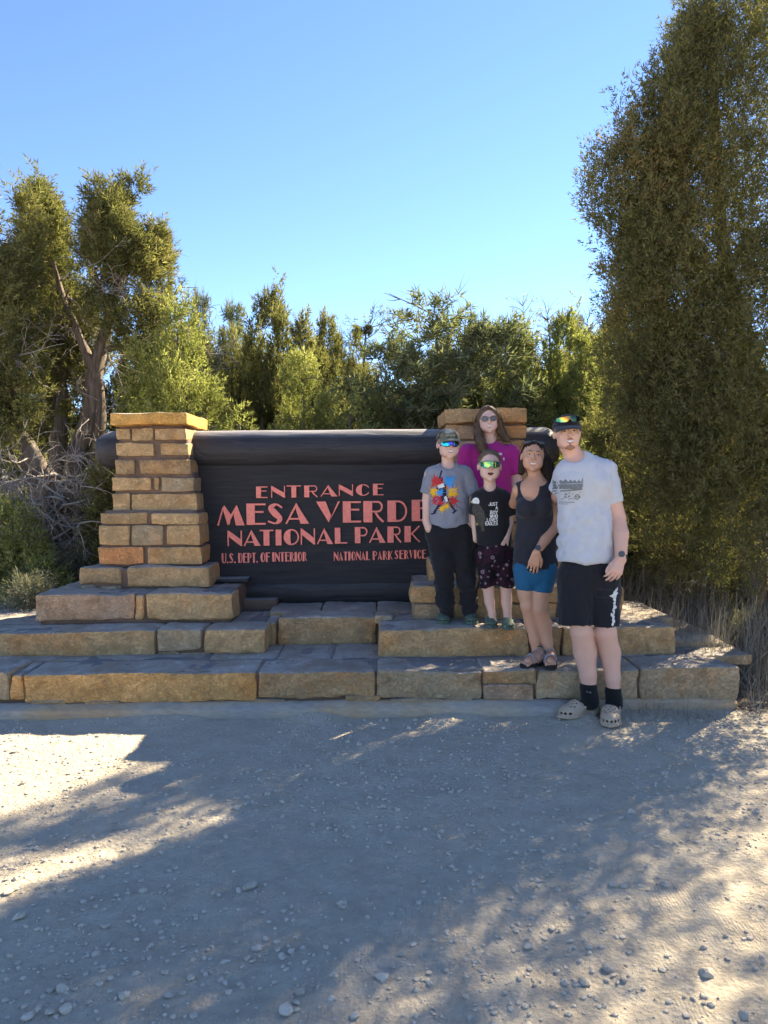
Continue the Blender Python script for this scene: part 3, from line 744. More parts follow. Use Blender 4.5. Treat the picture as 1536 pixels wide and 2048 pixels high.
def tree(name, label, lst, m, n, k, ll, lw, L, seed, trunks=(), group=None, gap=0.1, gapf=1.6, dead=0, base=None, spread=1.0, cat='tree', twigs=0.06, prof=None, shell=.35, out=.7, up=.75, inner=8, sprig=0):
    rng = np.random.default_rng(seed)
    b = base or (lst[0][0], lst[0][1], 0)
    t = thing(name, label, cat, b, group)
    mb = MB()
    if not trunks:
        trunks = [([(l[0] * .3 + b[0] * .7, l[1] * .3 + b[1] * .7, b[2] - .05), ((l[0] + b[0]) / 2, (l[1] + b[1]) / 2, l[2] + .3), (l[0], l[1], l[2] * .4 + l[3] * .6), (l[0], l[1], l[3] * .93)], 0.05 + l[4] * .05, 0.012) for l in lst[:4]]
    for i, (pts, r0, r1) in enumerate(trunks):
        sp = trunk_tube(mb, pts, r0, r1, 10, seed + i)
        for j in range(inner):
            q = sp[rng.integers(len(sp) // 3, len(sp))]; a = rng.random() * 6.28
            bough(q, (math.cos(a), math.sin(a), rng.uniform(.1, .9)), lst[min(i, len(lst) - 1)][4] * rng.uniform(.7, 1.2), 0.016, rng, 1, mb, 0, 4, 3)
    V, F = mb.get(); put('trunk', V, F, M['bark'], t, smooth=True)
    C, A = leaders(lst, n, rng, gap, gapf, seed, prof, shell, out, up, sprig)
    tone = 0.45 + 0.5 * fbm(C * 2.3, seed + 70, 3) + rng.normal(size=len(C)) * 0.14
    V, tn = plumes(C, A, L * rng.uniform(.6, 1.4, len(C)), k, ll, lw, rng, spread, tone, twigs)
    leaf_object('crown', V, tn, m, t)
    if dead:
        mb = MB()
        for j in range(dead):
            pts = trunks[j % len(trunks)][0]; q = np.array(pts[rng.integers(1, max(2, len(pts) - 1))]) + rng.normal(size=3) * .05; a = rng.random() * 6.28
            bough(q, (math.cos(a), math.sin(a) * .8 - .25, rng.uniform(-.3, .6)), rng.uniform(.45, .9), rng.uniform(.007, .015), rng, 0, mb, 0.05, 5, 4, 0.34)
        V, F = mb.get(); put('dead_branches', V, F, M['dead'], t, smooth=True)['kind'] = 'stuff'
    return t
def pz(px, py, Y): v = P(px, py, Y); return (v.x, v.y, v.z)

# ---- the big juniper at the right, whose shade covers the forecourt
def big_right():
    Yc = 5.9
    L = []
    def ld(px, ytop, Y, R_, z0=0.9, lean=(0, 0)):
        v = P(px, ytop, Y); L.append((v.x, v.y, z0, v.z, R_, lean))
    ld(1338, 150, 5.35, 0.34, 2.5); ld(1300, 240, 5.5, 0.28, 2.9, (-.06, 0)); ld(1266, 305, 5.3, 0.22, 2.9, (-.12, 0))
    ld(1405, 20, 5.5, 0.55, 1.2); ld(1378, 80, 5.9, 0.38, 1.6); ld(1450, -160, 5.7, 0.7, 1.3); ld(1540, -220, 5.5, 0.8, 1.3)
    ld(1318, 545, 5.6, 0.28, 1.75, (-.16, 0)); ld(1335, 330, 5.4, .30, 2.2); ld(1345, 640, 5.9, 0.42, .8); ld(1425, 560, 5.5, 0.52, .7); ld(1520, 480, 5.6, 0.62, .75)
    ld(1480, 760, 5.3, 0.42, .65); ld(1400, 860, 5.4, .32, .62); ld(1560, 860, 5.2, .42, .6)
    ld(1325, 640, 6.4, 0.36, 1.5); ld(1350, 400, 5.7, 0.5, 1.5)
    L.append((2.35, 6.75, 2.2, 3.7, .42, (0, 0))); L.append((2.05, 6.2, 1.9, 2.95, .28, (0, 0))); L.append((2.7, 7.1, 2.2, 3.7, .4, (0, 0)))
    L.append((2.75, 7.6, 1.2, 4.7, .55, (0, 0))); L.append((3.5, 6.6, 1.2, 6.0, .8, (0, 0)))
    L.append((4.5, 5.7, 1.6, 6.3, 1.1, (0, 0))); L.append((5.3, 6.6, 1.6, 6.6, 1.0, (0, 0)))
    # upright sprigs that break the outline
    rg = np.random.default_rng(4)
    for px, py in [(1202, 330), (1215, 400), (1225, 470), (1212, 560), (1222, 610), (1252, 258), (1302, 150), (1330, 110), (1285, 215), (1362, 50), (1240, 290), (1250, 520), (1190, 300), (1245, 640), (1260, 700)]:
        Y_ = rg.uniform(5.1, 5.6); v = P(px, py, Y_); L.append((v.x + .1, Y_, v.z - .55, v.z, .13, (-.1, 0)))
    tr = [([(3.2, 6.5, -.05), (3.15, 6.35, 1.0), (2.95, 6.2, 2.2), (2.6, 5.9, 3.6), (2.5, 5.8, 4.8)], .12, .02),
          ([(3.2, 6.25, -.05), (3.4, 6.1, 1.2), (3.3, 5.9, 2.8), (3.2, 5.8, 5.2), (3.15, 5.7, 6.4)], .11, .02),
          ([(3.2, 6.4, .3), (2.8, 6.2, 1.3), (2.3, 6.0, 2.4), (2.05, 5.8, 3.6)], .09, .015)]
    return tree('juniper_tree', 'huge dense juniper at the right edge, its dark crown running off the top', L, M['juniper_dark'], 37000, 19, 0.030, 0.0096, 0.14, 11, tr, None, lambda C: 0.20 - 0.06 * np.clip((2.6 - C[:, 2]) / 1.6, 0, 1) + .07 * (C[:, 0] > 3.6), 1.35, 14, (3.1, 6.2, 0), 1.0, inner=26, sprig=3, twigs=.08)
big_right()

# ---- left group of old junipers with bare twisted trunks
TL = 'old junipers standing left of the monument'
def left_group():
    Y = 8.3
    l2 = []
    for px, yt, yb, R_, ln in [(240, 383, 600, .20, 0), (222, 430, 600, .17, 0), (258, 408, 610, .17, 0), (298, 415, 660, .16, 0), (180, 438, 530, .13, 0), (165, 480, 560, .11, 0), (198, 500, 640, .15, 0), (275, 500, 690, .24, 0), (310, 500, 660, .12, 0), (235, 520, 700, .24, 0), (285, 560, 740, .2, 0), (180, 560, 660, .14, 0), (250, 450, 680, .24, 0), (305, 470, 640, .16, 0), (215, 480, 620, .2, 0)]:
        a = P(px, yt, Y); b = P(px, yb, Y); l2.append((a.x, Y + RNG.uniform(-.3, .3), b.z, a.z, R_, (0, 0)))
    tr = [([pz(150, 1165, Y), pz(160, 1040, Y), pz(150, 930, Y), pz(178, 830, Y), pz(190, 745, Y), pz(212, 660, Y), pz(236, 570, Y), pz(238, 430, Y)], .15, .02),
          ([pz(185, 1130, Y + .1), pz(188, 960, Y), pz(200, 820, Y), pz(192, 735, Y)], .085, .05),
          ([pz(192, 745, Y), pz(172, 705, Y), pz(150, 650, Y), pz(125, 590, Y + .1), pz(105, 520, Y)], .06, .02),
          ([pz(205, 700, Y), pz(250, 690, Y), pz(300, 660, Y), pz(330, 600, Y)], .04, .012),
          ([pz(236, 580, Y), pz(262, 530, Y), pz(290, 460, Y)], .03, .01), ([pz(220, 640, Y), pz(195, 560, Y), pz(180, 500, Y)], .03, .01)]
    tree('juniper_tree', 'tall juniper with bare forked trunk and dark spired top behind the left pillar', l2, M['juniper'], 4300, 22, 0.052, 0.014, .16, 21, tr, TL, 0.26, 2.6, 22, pz(155, 1165, Y), inner=16, sprig=4)
    Y = 9.0; l1 = []
    for px, yt, yb, R_ in [(80, 393, 640, .26), (100, 405, 640, .24), (62, 425, 700, .25), (125, 450, 680, .26), (45, 520, 800, .35), (148, 560, 760, .26), (168, 600, 790, .2), (95, 600, 860, .42), (140, 690, 860, .3), (70, 640, 840, .3)]:
        a = P(px, yt, Y); b = P(px, yb, Y); l1.append((a.x, Y + RNG.uniform(-.4, .4), b.z, a.z, R_, (0, 0)))
    tr = [([pz(130, 1140, Y), pz(118, 950, Y), pz(122, 800, Y), pz(110, 640, Y), pz(95, 450, Y)], .13, .02), ([pz(120, 850, Y), pz(90, 740, Y), pz(60, 600, Y)], .06, .02),
          ([pz(125, 760, Y), pz(145, 680, Y), pz(150, 600, Y)], .05, .015)]
    tree('juniper_tree', 'broad olive green juniper with a rounded double top, second tree from the left edge', l1, M['juniper'], 5000, 21, 0.055, 0.016, .17, 22, tr, TL, 0.31, 2.6, 16, pz(130, 1140, Y), inner=20, sprig=4)
    Y = 7.7; l0 = []
    for px, yt, yb, R_ in [(5, 375, 700, .26), (30, 392, 640, .18), (-30, 340, 800, .4), (-90, 330, 900, .6), (20, 480, 760, .3), (-10, 590, 930, .42), (35, 740, 880, .22), (12, 820, 960, .25)]:
        a = P(px, yt, Y); b = P(px, yb, Y); l0.append((a.x, Y + RNG.uniform(-.3, .3), b.z, a.z, R_, (0, 0)))
    tr = [([pz(112, 1150, Y), pz(95, 1020, Y), pz(70, 930, Y), pz(22, 850, Y), pz(-20, 760, Y), pz(-30, 560, Y)], .17, .04),
          ([pz(125, 1130, Y + .1), pz(128, 1040, Y), pz(112, 980, Y), pz(60, 900, Y)], .09, .06), ([pz(20, 850, Y), pz(25, 720, Y), pz(15, 500, Y)], .07, .02)]
    tree('juniper_tree', 'leaning old juniper with a thick shaggy trunk and pale dead limbs at the left edge', l0, M['juniper'], 4600, 21, 0.05, 0.014, .16, 23, tr, TL, 0.31, 2.6, 24, pz(112, 1150, Y), inner=16, sprig=4)
    Y = 9.6; l3 = []
    for px, yt, yb, R_ in [(340, 548, 900, .42), (368, 600, 900, .3), (318, 610, 850, .3)]:
        a = P(px, yt, Y); b = P(px, yb, Y); l3.append((a.x, Y + RNG.uniform(-.2, .2), b.z, a.z, R_, (0, 0)))
    tree('juniper_tree', 'thin olive juniper with bare grey inner twigs, just right of the tall forked one', l3, M['juniper'], 2000, 22, 0.055, 0.017, .19, 24, (), TL, 0.3, 1.7, 18, twigs=.16)
    # tangle of dead wood round the trunks
    rng = np.random.default_rng(5); mb = MB()
    for j in range(120):
        q = np.array(pz(rng.uniform(20, 225), rng.uniform(960, 1130), rng.uniform(7.3, 8.1)))
        bough(q, (rng.normal() * .7, rng.normal() * .4 - .2, rng.uniform(-.6, .9)), rng.uniform(.4, 1.0), rng.uniform(.007, .016), rng, 0, mb, 0.03, 4, 3, 0.32)
    V, F = mb.get(); o = put('dead_brush', V, F, M['dead'], smooth=True, base=(-3.0, 7.8, 0)); o['kind'] = 'stuff'
left_group()

# ---- prototypes for the trees behind the sign
def proto_crown(kind, seed):
    rng = np.random.default_rng(seed); H = 3.6
    cone = lambda h: np.clip(1 - h, 0, 1) ** .50 * np.clip(h * 6 + .35, 0, 1)
    if kind == 'juniper':
        lst = [(0, 0, .2, H, .85, (rng.normal() * .12, 0))] + [(math.cos(a) * r_, math.sin(a) * r_, .4, H * q, .5, (math.cos(a) * .12, math.sin(a) * .12)) for a, r_, q in [(j * 6.28 / 7 + rng.random(), rng.uniform(.35, .85), rng.uniform(.58, .96)) for j in range(7)]]
        C, A = leaders(lst, 4000, rng, .17, 2.6, seed, cone, .4, .6, .85, 4); k, ll, lw, L, sp = 20, .068, .023, .20, 1.0
    elif kind == 'young':
        lst = [(0, 0, .1, H, .85, (rng.normal() * .1, 0))] + [(math.cos(a) * r_, math.sin(a) * r_, .1, H * q, .55, (math.cos(a) * .1, 0)) for a, r_, q in [(j * 6.28 / 6 + rng.random(), rng.uniform(.35, .75), rng.uniform(.5, .88)) for j in range(6)]]
        C, A = leaders(lst, 3600, rng, .14, 2.8, seed, cone, .25, .9, .6, 3); k, ll, lw, L, sp = 23, .050, .019, .23, 1.1
    elif kind == 'pinyon':
        lst = [(0, 0, .5, H, .7, (0, 0))] + [(math.cos(a) * r_, math.sin(a) * r_, H * q - 1.3, H * q, .40, (0, 0)) for a, r_, q in [(rng.random() * 6.28, rng.uniform(.3, .75), rng.uniform(.45, .9)) for _ in range(11)]]
        C, A = leaders(lst, 3000, rng, .20, 2.4, seed, lambda h: np.sin(np.pi * np.clip(h, .02, .98) ** .8) ** .5, .4, 1.0, .5); k, ll, lw, L, sp = 22, .095, .020, .17, 1.5
    tone = 0.45 + 0.5 * fbm(C * 2.3, seed + 70, 3) + rng.normal(size=len(C)) * .14
    V, tn = plumes(C, A, L * rng.uniform(.6, 1.4, len(C)), k, ll, lw, rng, sp, tone, .08)
    mb = MB()
    for i, l in enumerate(lst[:5]):
        s_ = trunk_tube(mb, [(0, 0, -.1), (l[0] * .4, l[1] * .4, .8), (l[0], l[1], l[3] * .6), (l[0], l[1], l[3] * .92)], .085 if i == 0 else .045, .012, 8, seed + i, 16)
        for j in range(5):
            q = s_[rng.integers(5, 16)]; a = rng.random() * 6.28
            bough(q, (math.cos(a), math.sin(a), rng.uniform(.0, .7)), .6, .013, rng, 1, mb, 0, 4, 3)
    return (V, tn, lst), mb.get()
PRO = {}
def bg_tree(kind, var, mat_key, x0, x1, ytop, Y, label, name='juniper_tree', group='trees behind the sign', cat='tree', rz=None, zb=0.0):
    key = (kind, var)
    if key not in PRO:
        (V, tn, _), (TV, TF) = proto_crown(kind, 1000 + var * 7 + len(kind))
        PRO[key] = (V, tn, TV, TF, None, None)
    V, tn, TV, TF, cm, tm = PRO[key]
    a = P(x0, ytop, Y); b = P(x1, ytop, Y); H = (a.z - zb) / 3.66; W = (b.x - a.x) / 1.3
    t = thing(name, label, cat, ((a.x + b.x) / 2, Y, zb), group)
    t.rotation_euler.z = rz if rz is not None else RNG.random() * 6.28; t.scale = (W, W, H)
    if cm is None:
        OFF['_p'] = (0, 0, 0)
        cm = fast_mesh('crown', V, np.arange(len(V), dtype=np.int32).reshape(-1, 3), False, (M[mat_key],))
        at = cm.attributes.new('tone', 'FLOAT', 'POINT'); at.data.foreach_set('value', tn.astype(np.float32))
        tm = bpy.data.meshes.new('trunk'); tm.from_pydata([tuple(v) for v in TV], [], TF); tm.materials.append(M['bark']); tm.update()
        PRO[key] = (V, tn, TV, TF, cm, tm)
    c_ = link('crown', cm, t); c_.material_slots[0].link = 'OBJECT'; c_.material_slots[0].material = M[mat_key]; link('trunk', tm, t)
    return t
BT = [
 ('young', 0, 'young', 268, 440, 606, 8.0, 'bright green bushy young juniper rising right behind the left pillar capstone'),
 ('pinyon', 0, 'pinyon', 372, 438, 588, 12.5, 'small dark pinyon top showing over the bright young juniper', 'pinyon_pine'),
 ('pinyon', 1, 'pinyon', 425, 505, 618, 12.0, 'dark pinyon with an open top between the two left tree groups', 'pinyon_pine'),
 ('juniper', 1, 'juniper', 425, 500, 665, 10.8, 'pale olive juniper in front of the dark open pinyon'),
 ('juniper', 0, 'juniper', 488, 618, 598, 10.4, 'pointed juniper with a dark left side, tallest over the left half of the log'),
 ('juniper', 2, 'juniper', 606, 705, 642, 11.0, 'slender olive juniper right of the pointed one over the word ENTRANCE'),
 ('young', 1, 'young', 545, 668, 712, 8.6, 'lowest bright yellow green sapling standing right behind the log'),
 ('pinyon', 2, 'pinyon', 756, 990, 572, 9.6, 'large full pinyon, the tallest tree over the middle of the sign', 'pinyon_pine'),
 ('young', 0, 'juniper', 672, 780, 748, 10.2, 'low dull green juniper left of the large pinyon'),
 ('juniper', 1, 'juniper', 700, 830, 800, 9.0, 'squat olive juniper just above the log, left of the boys'),
 ('young', 1, 'young', 968, 1100, 655, 9.4, 'airy yellow green tree behind the capstone of the right pillar'),
 ('juniper', 0, 'young', 1075, 1205, 640, 9.8, 'light green juniper above the cap of the man in the grey shirt'),
 ('juniper', 2, 'juniper', 1180, 1290, 640, 10.5, 'dark green juniper seen between the light ones and the huge right one'),
 ('young', 0, 'juniper', 1195, 1330, 760, 8.4, 'mottled juniper behind the shoulder of the man'),
 ('young', 1, 'juniper', 1100, 1240, 850, 7.9, 'low sunlit juniper boughs directly behind the man'),
 ('juniper', 2, 'juniper', 1270, 1400, 820, 8.6, 'shaded juniper deep in the shadow right of the man'),
 ('juniper', 1, 'juniper', 1390, 1560, 700, 8.8, 'shaded juniper behind the huge one near the right edge'),
 ('pinyon', 0, 'far', 955, 1010, 655, 19, 'small blue green pinyon on the rise behind the large one', 'pinyon_pine'),
 ('pinyon', 1, 'far', 1120, 1180, 640, 21, 'distant dark pinyon top on the skyline at the right', 'pinyon_pine'),
 ('juniper', 2, 'juniper', 205, 300, 700, 9.4, 'dull juniper half hidden behind the forked trunk'),
 ('juniper', 0, 'juniper', -60, 120, 760, 10.0, 'dark juniper filling the gap under the leftmost crowns'),
 ('young', 1, 'juniper', 330, 470, 760, 10.0, 'shaded juniper behind the bright young one'),
 ('juniper', 1, 'juniper', 810, 960, 700, 11.5, 'olive juniper hidden behind the large pinyon'),
 ('juniper', 0, 'juniper', 360, 470, 690, 13.5, 'dark juniper filling the dip left of the pale olive one'),
 ('pinyon', 2, 'pinyon', 455, 560, 700, 14, 'shaded pinyon behind the pale olive juniper', 'pinyon_pine'),
 ('juniper', 2, 'juniper', 560, 660, 690, 14, 'shaded juniper between the pointed one and the slender one'),
 ('juniper', 1, 'juniper', 650, 760, 735, 13.5, 'low shaded juniper under the thin half bare pinyon'),
 ('juniper', 0, 'young', 900, 1010, 690, 12.5, 'light juniper at the right shoulder of the large pinyon'),
 ('juniper', 2, 'juniper', 1010, 1120, 690, 13.0, 'dull juniper behind the airy yellow green one'),
 ('young', 1, 'young', 1130, 1260, 675, 12.0, 'pale yellow green juniper between the two right skyline trees'),
 ('juniper', 1, 'juniper', 265, 350, 660, 11.5, 'grey green juniper behind the thin olive one'),
]
for i, b in enumerate(BT):
    bg_tree(*b[:8], name=b[8] if len(b) > 8 else 'juniper_tree')
# sapling boughs beside the left pillar, low shrubs
def shrub(label, px, ytop, wpx, Y, m, seed, zb=0.0, n=900, ll=.04, lw=.012, name='juniper_shrub', L=.13, gap=.05, k=18, up=.7):
    a = P(px - wpx / 2, ytop, Y); b = P(px + wpx / 2, ytop, Y); W = (b.x - a.x) / 2; cx = (a.x + b.x) / 2
    rng = np.random.default_rng(seed)
    lst = [(cx, Y, zb, a.z, W * .75, (0, 0))] + [(cx + rng.uniform(-.6, .6) * W, Y + rng.uniform(-.4, .4) * W, zb, zb + (a.z - zb) * rng.uniform(.55, .92), W * .5, (0, 0)) for _ in range(5)]
    return tree(name, label, lst, m, n, k, ll, lw, L, seed, (), None, gap, 2.2, 0, (cx, Y, zb), 1.1, 'shrub', .10, lambda h: np.sin(np.pi * (0.12 + 0.88 * np.clip(h, 0, 1) ** .8)) ** .5, .3, .9, up, 5)
shrub('bright green juniper shrub in the sun at the left edge', 20, 1015, 190, 6.9, M['young'], 31, n=1500)
shrub('yellowish green shrub at the foot of the left trees', 70, 1130, 130, 6.6, M['young'], 32, n=900)
shrub('grey sagebrush beside the outer end of the left steps', 60, 1165, 170, 6.3, M['sage'], 33, n=1100, ll=.035, lw=.006, name='sagebrush')
shrub('dark green juniper sapling squeezed behind the left pillar', 205, 920, 95, 7.2, M['juniper'], 34, n=1100)
shrub('grey sagebrush low between the dead trunks and the left pillar', 150, 1095, 100, 7.1, M['sage'], 35, n=600, ll=.035, lw=.006, name='sagebrush')
shrub('round light green shrub peeping over the log beside the left pillar', 478, 818, 110, 7.6, M['young'], 36, n=900)
shrub('light green shrub peeping over the middle of the log', 700, 800, 200, 8.2, M['young'], 37, n=1100)
shrub('sunlit shrub behind the right end of the log', 1150, 900, 150, 7.3, M['young'], 38, n=1100)
shrub('dark shrub at the back of the right steps', 1270, 960, 170, 7.4, M['juniper'], 39, n=1200)
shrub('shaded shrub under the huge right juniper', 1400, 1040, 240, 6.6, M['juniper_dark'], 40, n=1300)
shrub('pale dusty sagebrush at the right edge beside the lowest step', 1500, 1240, 130, 5.7, M['sage'], 41, n=700, ll=.03, lw=.006, name='sagebrush', L=.1)
# sparse tree with mistletoe balls
def sparse():
    Y = 12.0; rng = np.random.default_rng(3); b = pz(735, 950, Y)
    t = thing('pinyon_pine', 'thin half bare pinyon with two dark mistletoe balls, over the middle of the log', 'tree', (b[0], Y, 0))
    mb = MB(); s_ = trunk_tube(mb, [(b[0], Y, 0), pz(738, 800, Y), pz(728, 730, Y), pz(732, 660, Y)], .06, .01, 7, 3, 24); T = []
    for j in range(26):
        q = s_[rng.integers(10, 24)]; a = rng.random() * 6.28; d = np.array((math.cos(a), math.sin(a) * .5, rng.uniform(.1, .9)))
        bough(q, d, .45, .009, rng, 1, mb, 0, 4, 2); T.append(q + d / np.linalg.norm(d) * rng.uniform(.2, .45))
    V, F = mb.get(); put('trunk', V, F, M['bark'], t)
    T = np.array(T); T = np.repeat(T, 5, 0) + rng.normal(size=(len(T) * 5, 3)) * .05
    V, tn = plumes(T, rand_dirs(len(T), rng), np.full(len(T), .1), 14, .06, .013, rng, 1.3)
    leaf_object('crown', V, tn, M['pinyon'], t)
    for px, py in [(714, 662), (735, 660), (716, 672)]:
        c = np.array(pz(px, py, Y)); dd = rand_dirs(80, rng); V, tn = plumes(c + dd * .03, dd, np.full(80, .05), 10, .035, .012, rng, 1.0, np.full(80, .12), 0, .03)
        leaf_object('mistletoe', V, tn, M['juniper_dark'], t)
sparse()
# thin bare leaders over the right-hand trees
rng = np.random.default_rng(9)
t = thing('bare_sapling', 'thin feathery grey leaders sticking up over the trees right of the large pinyon', 'sapling', (P(1070, 800, 9.8).x, 9.8, 0)); mb = MB(); CC = []
for px, yt in [(1046, 612), (1095, 628), (1175, 640)]:
    s_ = spline([pz(px + 12, 1100, 9.8), pz(px + 8, 760, 9.8), pz(px, yt, 9.8)], 20); mb.tube(s_, np.linspace(.03, .004, 20), 5)
    for j in range(34):
        q = s_[rng.integers(11, 20)]; a = rng.random() * 6.28; bough(q, (math.cos(a), math.sin(a), .9), .28, .005, rng, 2, mb); CC.append(q + np.array((math.cos(a) * .14, math.sin(a) * .14, .12)))
V, F = mb.get(); put('trunk', V, F, M['bark'], t)
CC = np.array(CC); V, tn = plumes(CC, rand_dirs(len(CC), rng), np.full(len(CC), .1), 9, .05, .009, rng); leaf_object('crown', V, tn, M['sage'], t)

# ---- far wood on the rise, one mass
def far_wood():
    rng = np.random.default_rng(77); n = 300
    x = rng.uniform(-45, 60, n); y = rng.uniform(16, 70, n) ; z = ground_h(x, y)
    C = []; A = []
    for i in range(n):
        h = rng.uniform(2.6, 4.4); m = 36; u = rng.random(m); r = h * .30 * np.sin(np.pi * np.clip(u, 0, 1) ** .7) + .1; th = rng.random(m) * 6.28
        C.append(np.stack([x[i] + r * np.cos(th), y[i] + r * np.sin(th), z[i] + .2 + h * u], 1)); A.append(norm(np.stack([np.cos(th), np.sin(th), .8 + 0 * th], 1)))
    C = np.concatenate(C); A = np.concatenate(A)
    V, tn = plumes(C, A, np.full(len(C), .5), 9, .34, .15, rng, 1.2, 0.4 + .4 * rng.random(len(C)))
    F = np.arange(len(V)).reshape(-1, 3); o = put('far_wood', V, F, M['far'], base=(0, 30, 0))
    a = o.data.attributes.new('tone', 'FLOAT', 'POINT'); a.data.foreach_set('value', tn.astype(np.float32)); o['kind'] = 'stuff'
far_wood()

# ---- dry stems and grass at the right, litter
def blades(name, n, region, h0, h1, wid, m, seed, lean=.3, tone_rng=(0, 1), clump=None):
    rng = np.random.default_rng(seed); X, Y = region(rng, n)
    if clump: 
        c = rng.integers(0, clump, n); cx, cy = X[:clump].copy(), Y[:clump].copy(); X = cx[c] + rng.normal(size=n) * .07; Y = cy[c] + rng.normal(size=n) * .07
    Z = ground_h(X, Y) - .01; h = rng.uniform(h0, h1, n); a = rng.random(n) * 6.28; ln = np.abs(rng.normal(size=n)) * lean
    S = 5; t_ = np.linspace(0, 1, S); V = []
    for k, q in enumerate(t_):
        cx = X + np.cos(a) * ln * h * q ** 1.6; cy = Y + np.sin(a) * ln * h * q ** 1.6; cz = Z + h * q * np.sqrt(np.clip(1 - (ln * .7) ** 2 * q, .2, 1))
        w_ = wid * (1 - .8 * q) * .5
        V.append(np.stack([cx - w_ * np.sin(a + 1), cy + w_ * .6, cz], 1)); V.append(np.stack([cx + w_ * np.sin(a + 1), cy - w_ * .6, cz], 1))
    V = np.stack(V, 1); b = np.arange(n)[:, None] * (2 * S); F = np.concatenate([b + np.array([2 * k, 2 * k + 1, 2 * k + 3, 2 * k + 2])[None] for k in range(S - 1)])
    o = put(name, V.reshape(-1, 3), F, m, base=(X.mean(), Y.mean(), 0)); tn = np.repeat(rng.uniform(*tone_rng, n), 2 * S)
    at = o.data.attributes.new('tone', 'FLOAT', 'POINT'); at.data.foreach_set('value', tn.astype(np.float32)); o['kind'] = 'stuff'
    return o
M['drygrass'] = m_leaf('dry_grey_stems', (0.15, 0.135, 0.11), (0.32, 0.285, 0.235), twig=(.13, .11, .09), trans=.12, tip=(.40, .37, .31))
def reg_right(rng, n):
    X = rng.uniform(1.75, 4.6, n); Y = rng.uniform(5.9, 7.6, n); k = (X > 2.9) ; Y[k] = rng.uniform(5.1, 7.0, k.sum()); return X, Y
blades('dry_grass', 5200, reg_right, .3, .75, .006, M['drygrass'], 61, .45, (0, 1), 150)
blades('dry_grass', 2600, lambda r, n: (r.uniform(1.95, 3.6, n), r.uniform(5.15, 5.95, n)), .25, .62, .0055, M['drygrass'], 65, .5, (0.2, 1), 90)
blades('dry_grass', 1500, lambda r, n: (r.uniform(2.3, 4.2, n), r.uniform(4.7, 5.4, n)), .08, .3, .005, M['drygrass'], 62, .8, (0, 1), 60)
blades('dry_grass', 160, lambda r, n: (r.uniform(1.5, 2.3, n), r.uniform(4.52, 4.66, n)), .05, .16, .004, M['drygrass'], 63, .9, (.2, 1), 7)
blades('dry_grass', 2500, lambda r, n: (r.uniform(-6, -2.6, n), r.uniform(6.6, 8.2, n)), .1, .45, .006, M['drygrass'], 64, .6, (0, 1), 120)
# twigs and bark litter lying under the right juniper
def litter():
    rng = np.random.default_rng(66); n = 2600; X = rng.uniform(1.7, 4.6, n); Y = 6.9 - .75 * X + rng.exponential(.75, n) - .55 ; Y = np.clip(Y, 3.3, 7)
    Z = ground_h(X, Y) + .004; a = rng.random(n) * 6.28; l = rng.uniform(.015, .08, n); w_ = rng.uniform(.0015, .004, n)
    d = np.stack([np.cos(a), np.sin(a), rng.normal(size=n) * .12], 1); s = np.stack([-np.sin(a), np.cos(a), 0 * a], 1); c = np.stack([X, Y, Z], 1)
    up = np.array([0, 0, 1.0])
    V = np.stack([c - d * l[:, None] - s * w_[:, None], c - d * l[:, None] + s * w_[:, None], c + d * l[:, None], c + up * w_[:, None] * 1.6], 1).reshape(-1, 3)
    b = np.arange(n)[:, None] * 4; F = np.concatenate([b + np.array(q) for q in ((0, 1, 3), (1, 2, 3), (2, 0, 3))])
    put('twig_litter', V, F, M['bark'], base=(3, 5, 0))['kind'] = 'stuff'
litter()
# ================================================================== LOOSE STONES
def m_pebble():
    t = NT('dusty_pebble'); p = t.pos()
    c = t.ramp(t.noise(35, 6, 0.7, p), [(0.3, (0.38, 0.325, 0.25)), (0.55, (0.52, 0.455, 0.36)), (0.8, (0.64, 0.57, 0.46))])
    c = t.mix(1.0, c, objcolor(t), 'MULTIPLY')
    return t.set(c, 0.9, t.bump(t.noise(120, 6, 0.8, p), 0.6, 0.004), spec=0.15)
M['pebble'] = m_pebble()
import bmesh
def ico(sub):
    bm = bmesh.new(); bmesh.ops.create_icosphere(bm, subdivisions=sub, radius=1.0)
    V = np.array([v.co[:] for v in bm.verts]); F = np.array([[v.index for v in f.verts] for f in bm.faces]); bm.free(); return V, F
I1, I2, I3 = ico(1), ico(2), ico(3)
def rockshape(I, seed, rough=.22):
    V, F = I; n = len(V); rng = np.random.default_rng(seed)
    W = V * (1 + rough * fbm(V * 1.3 + seed * 3.7, seed, 3))[:, None]
    for _ in range(5):              # broken faces
        d = rand_dirs(1, rng)[0]; lim = rng.uniform(.55, .85); q = W @ d; W = W - np.clip(q - lim, 0, None)[:, None] * d * .9
    return W, F
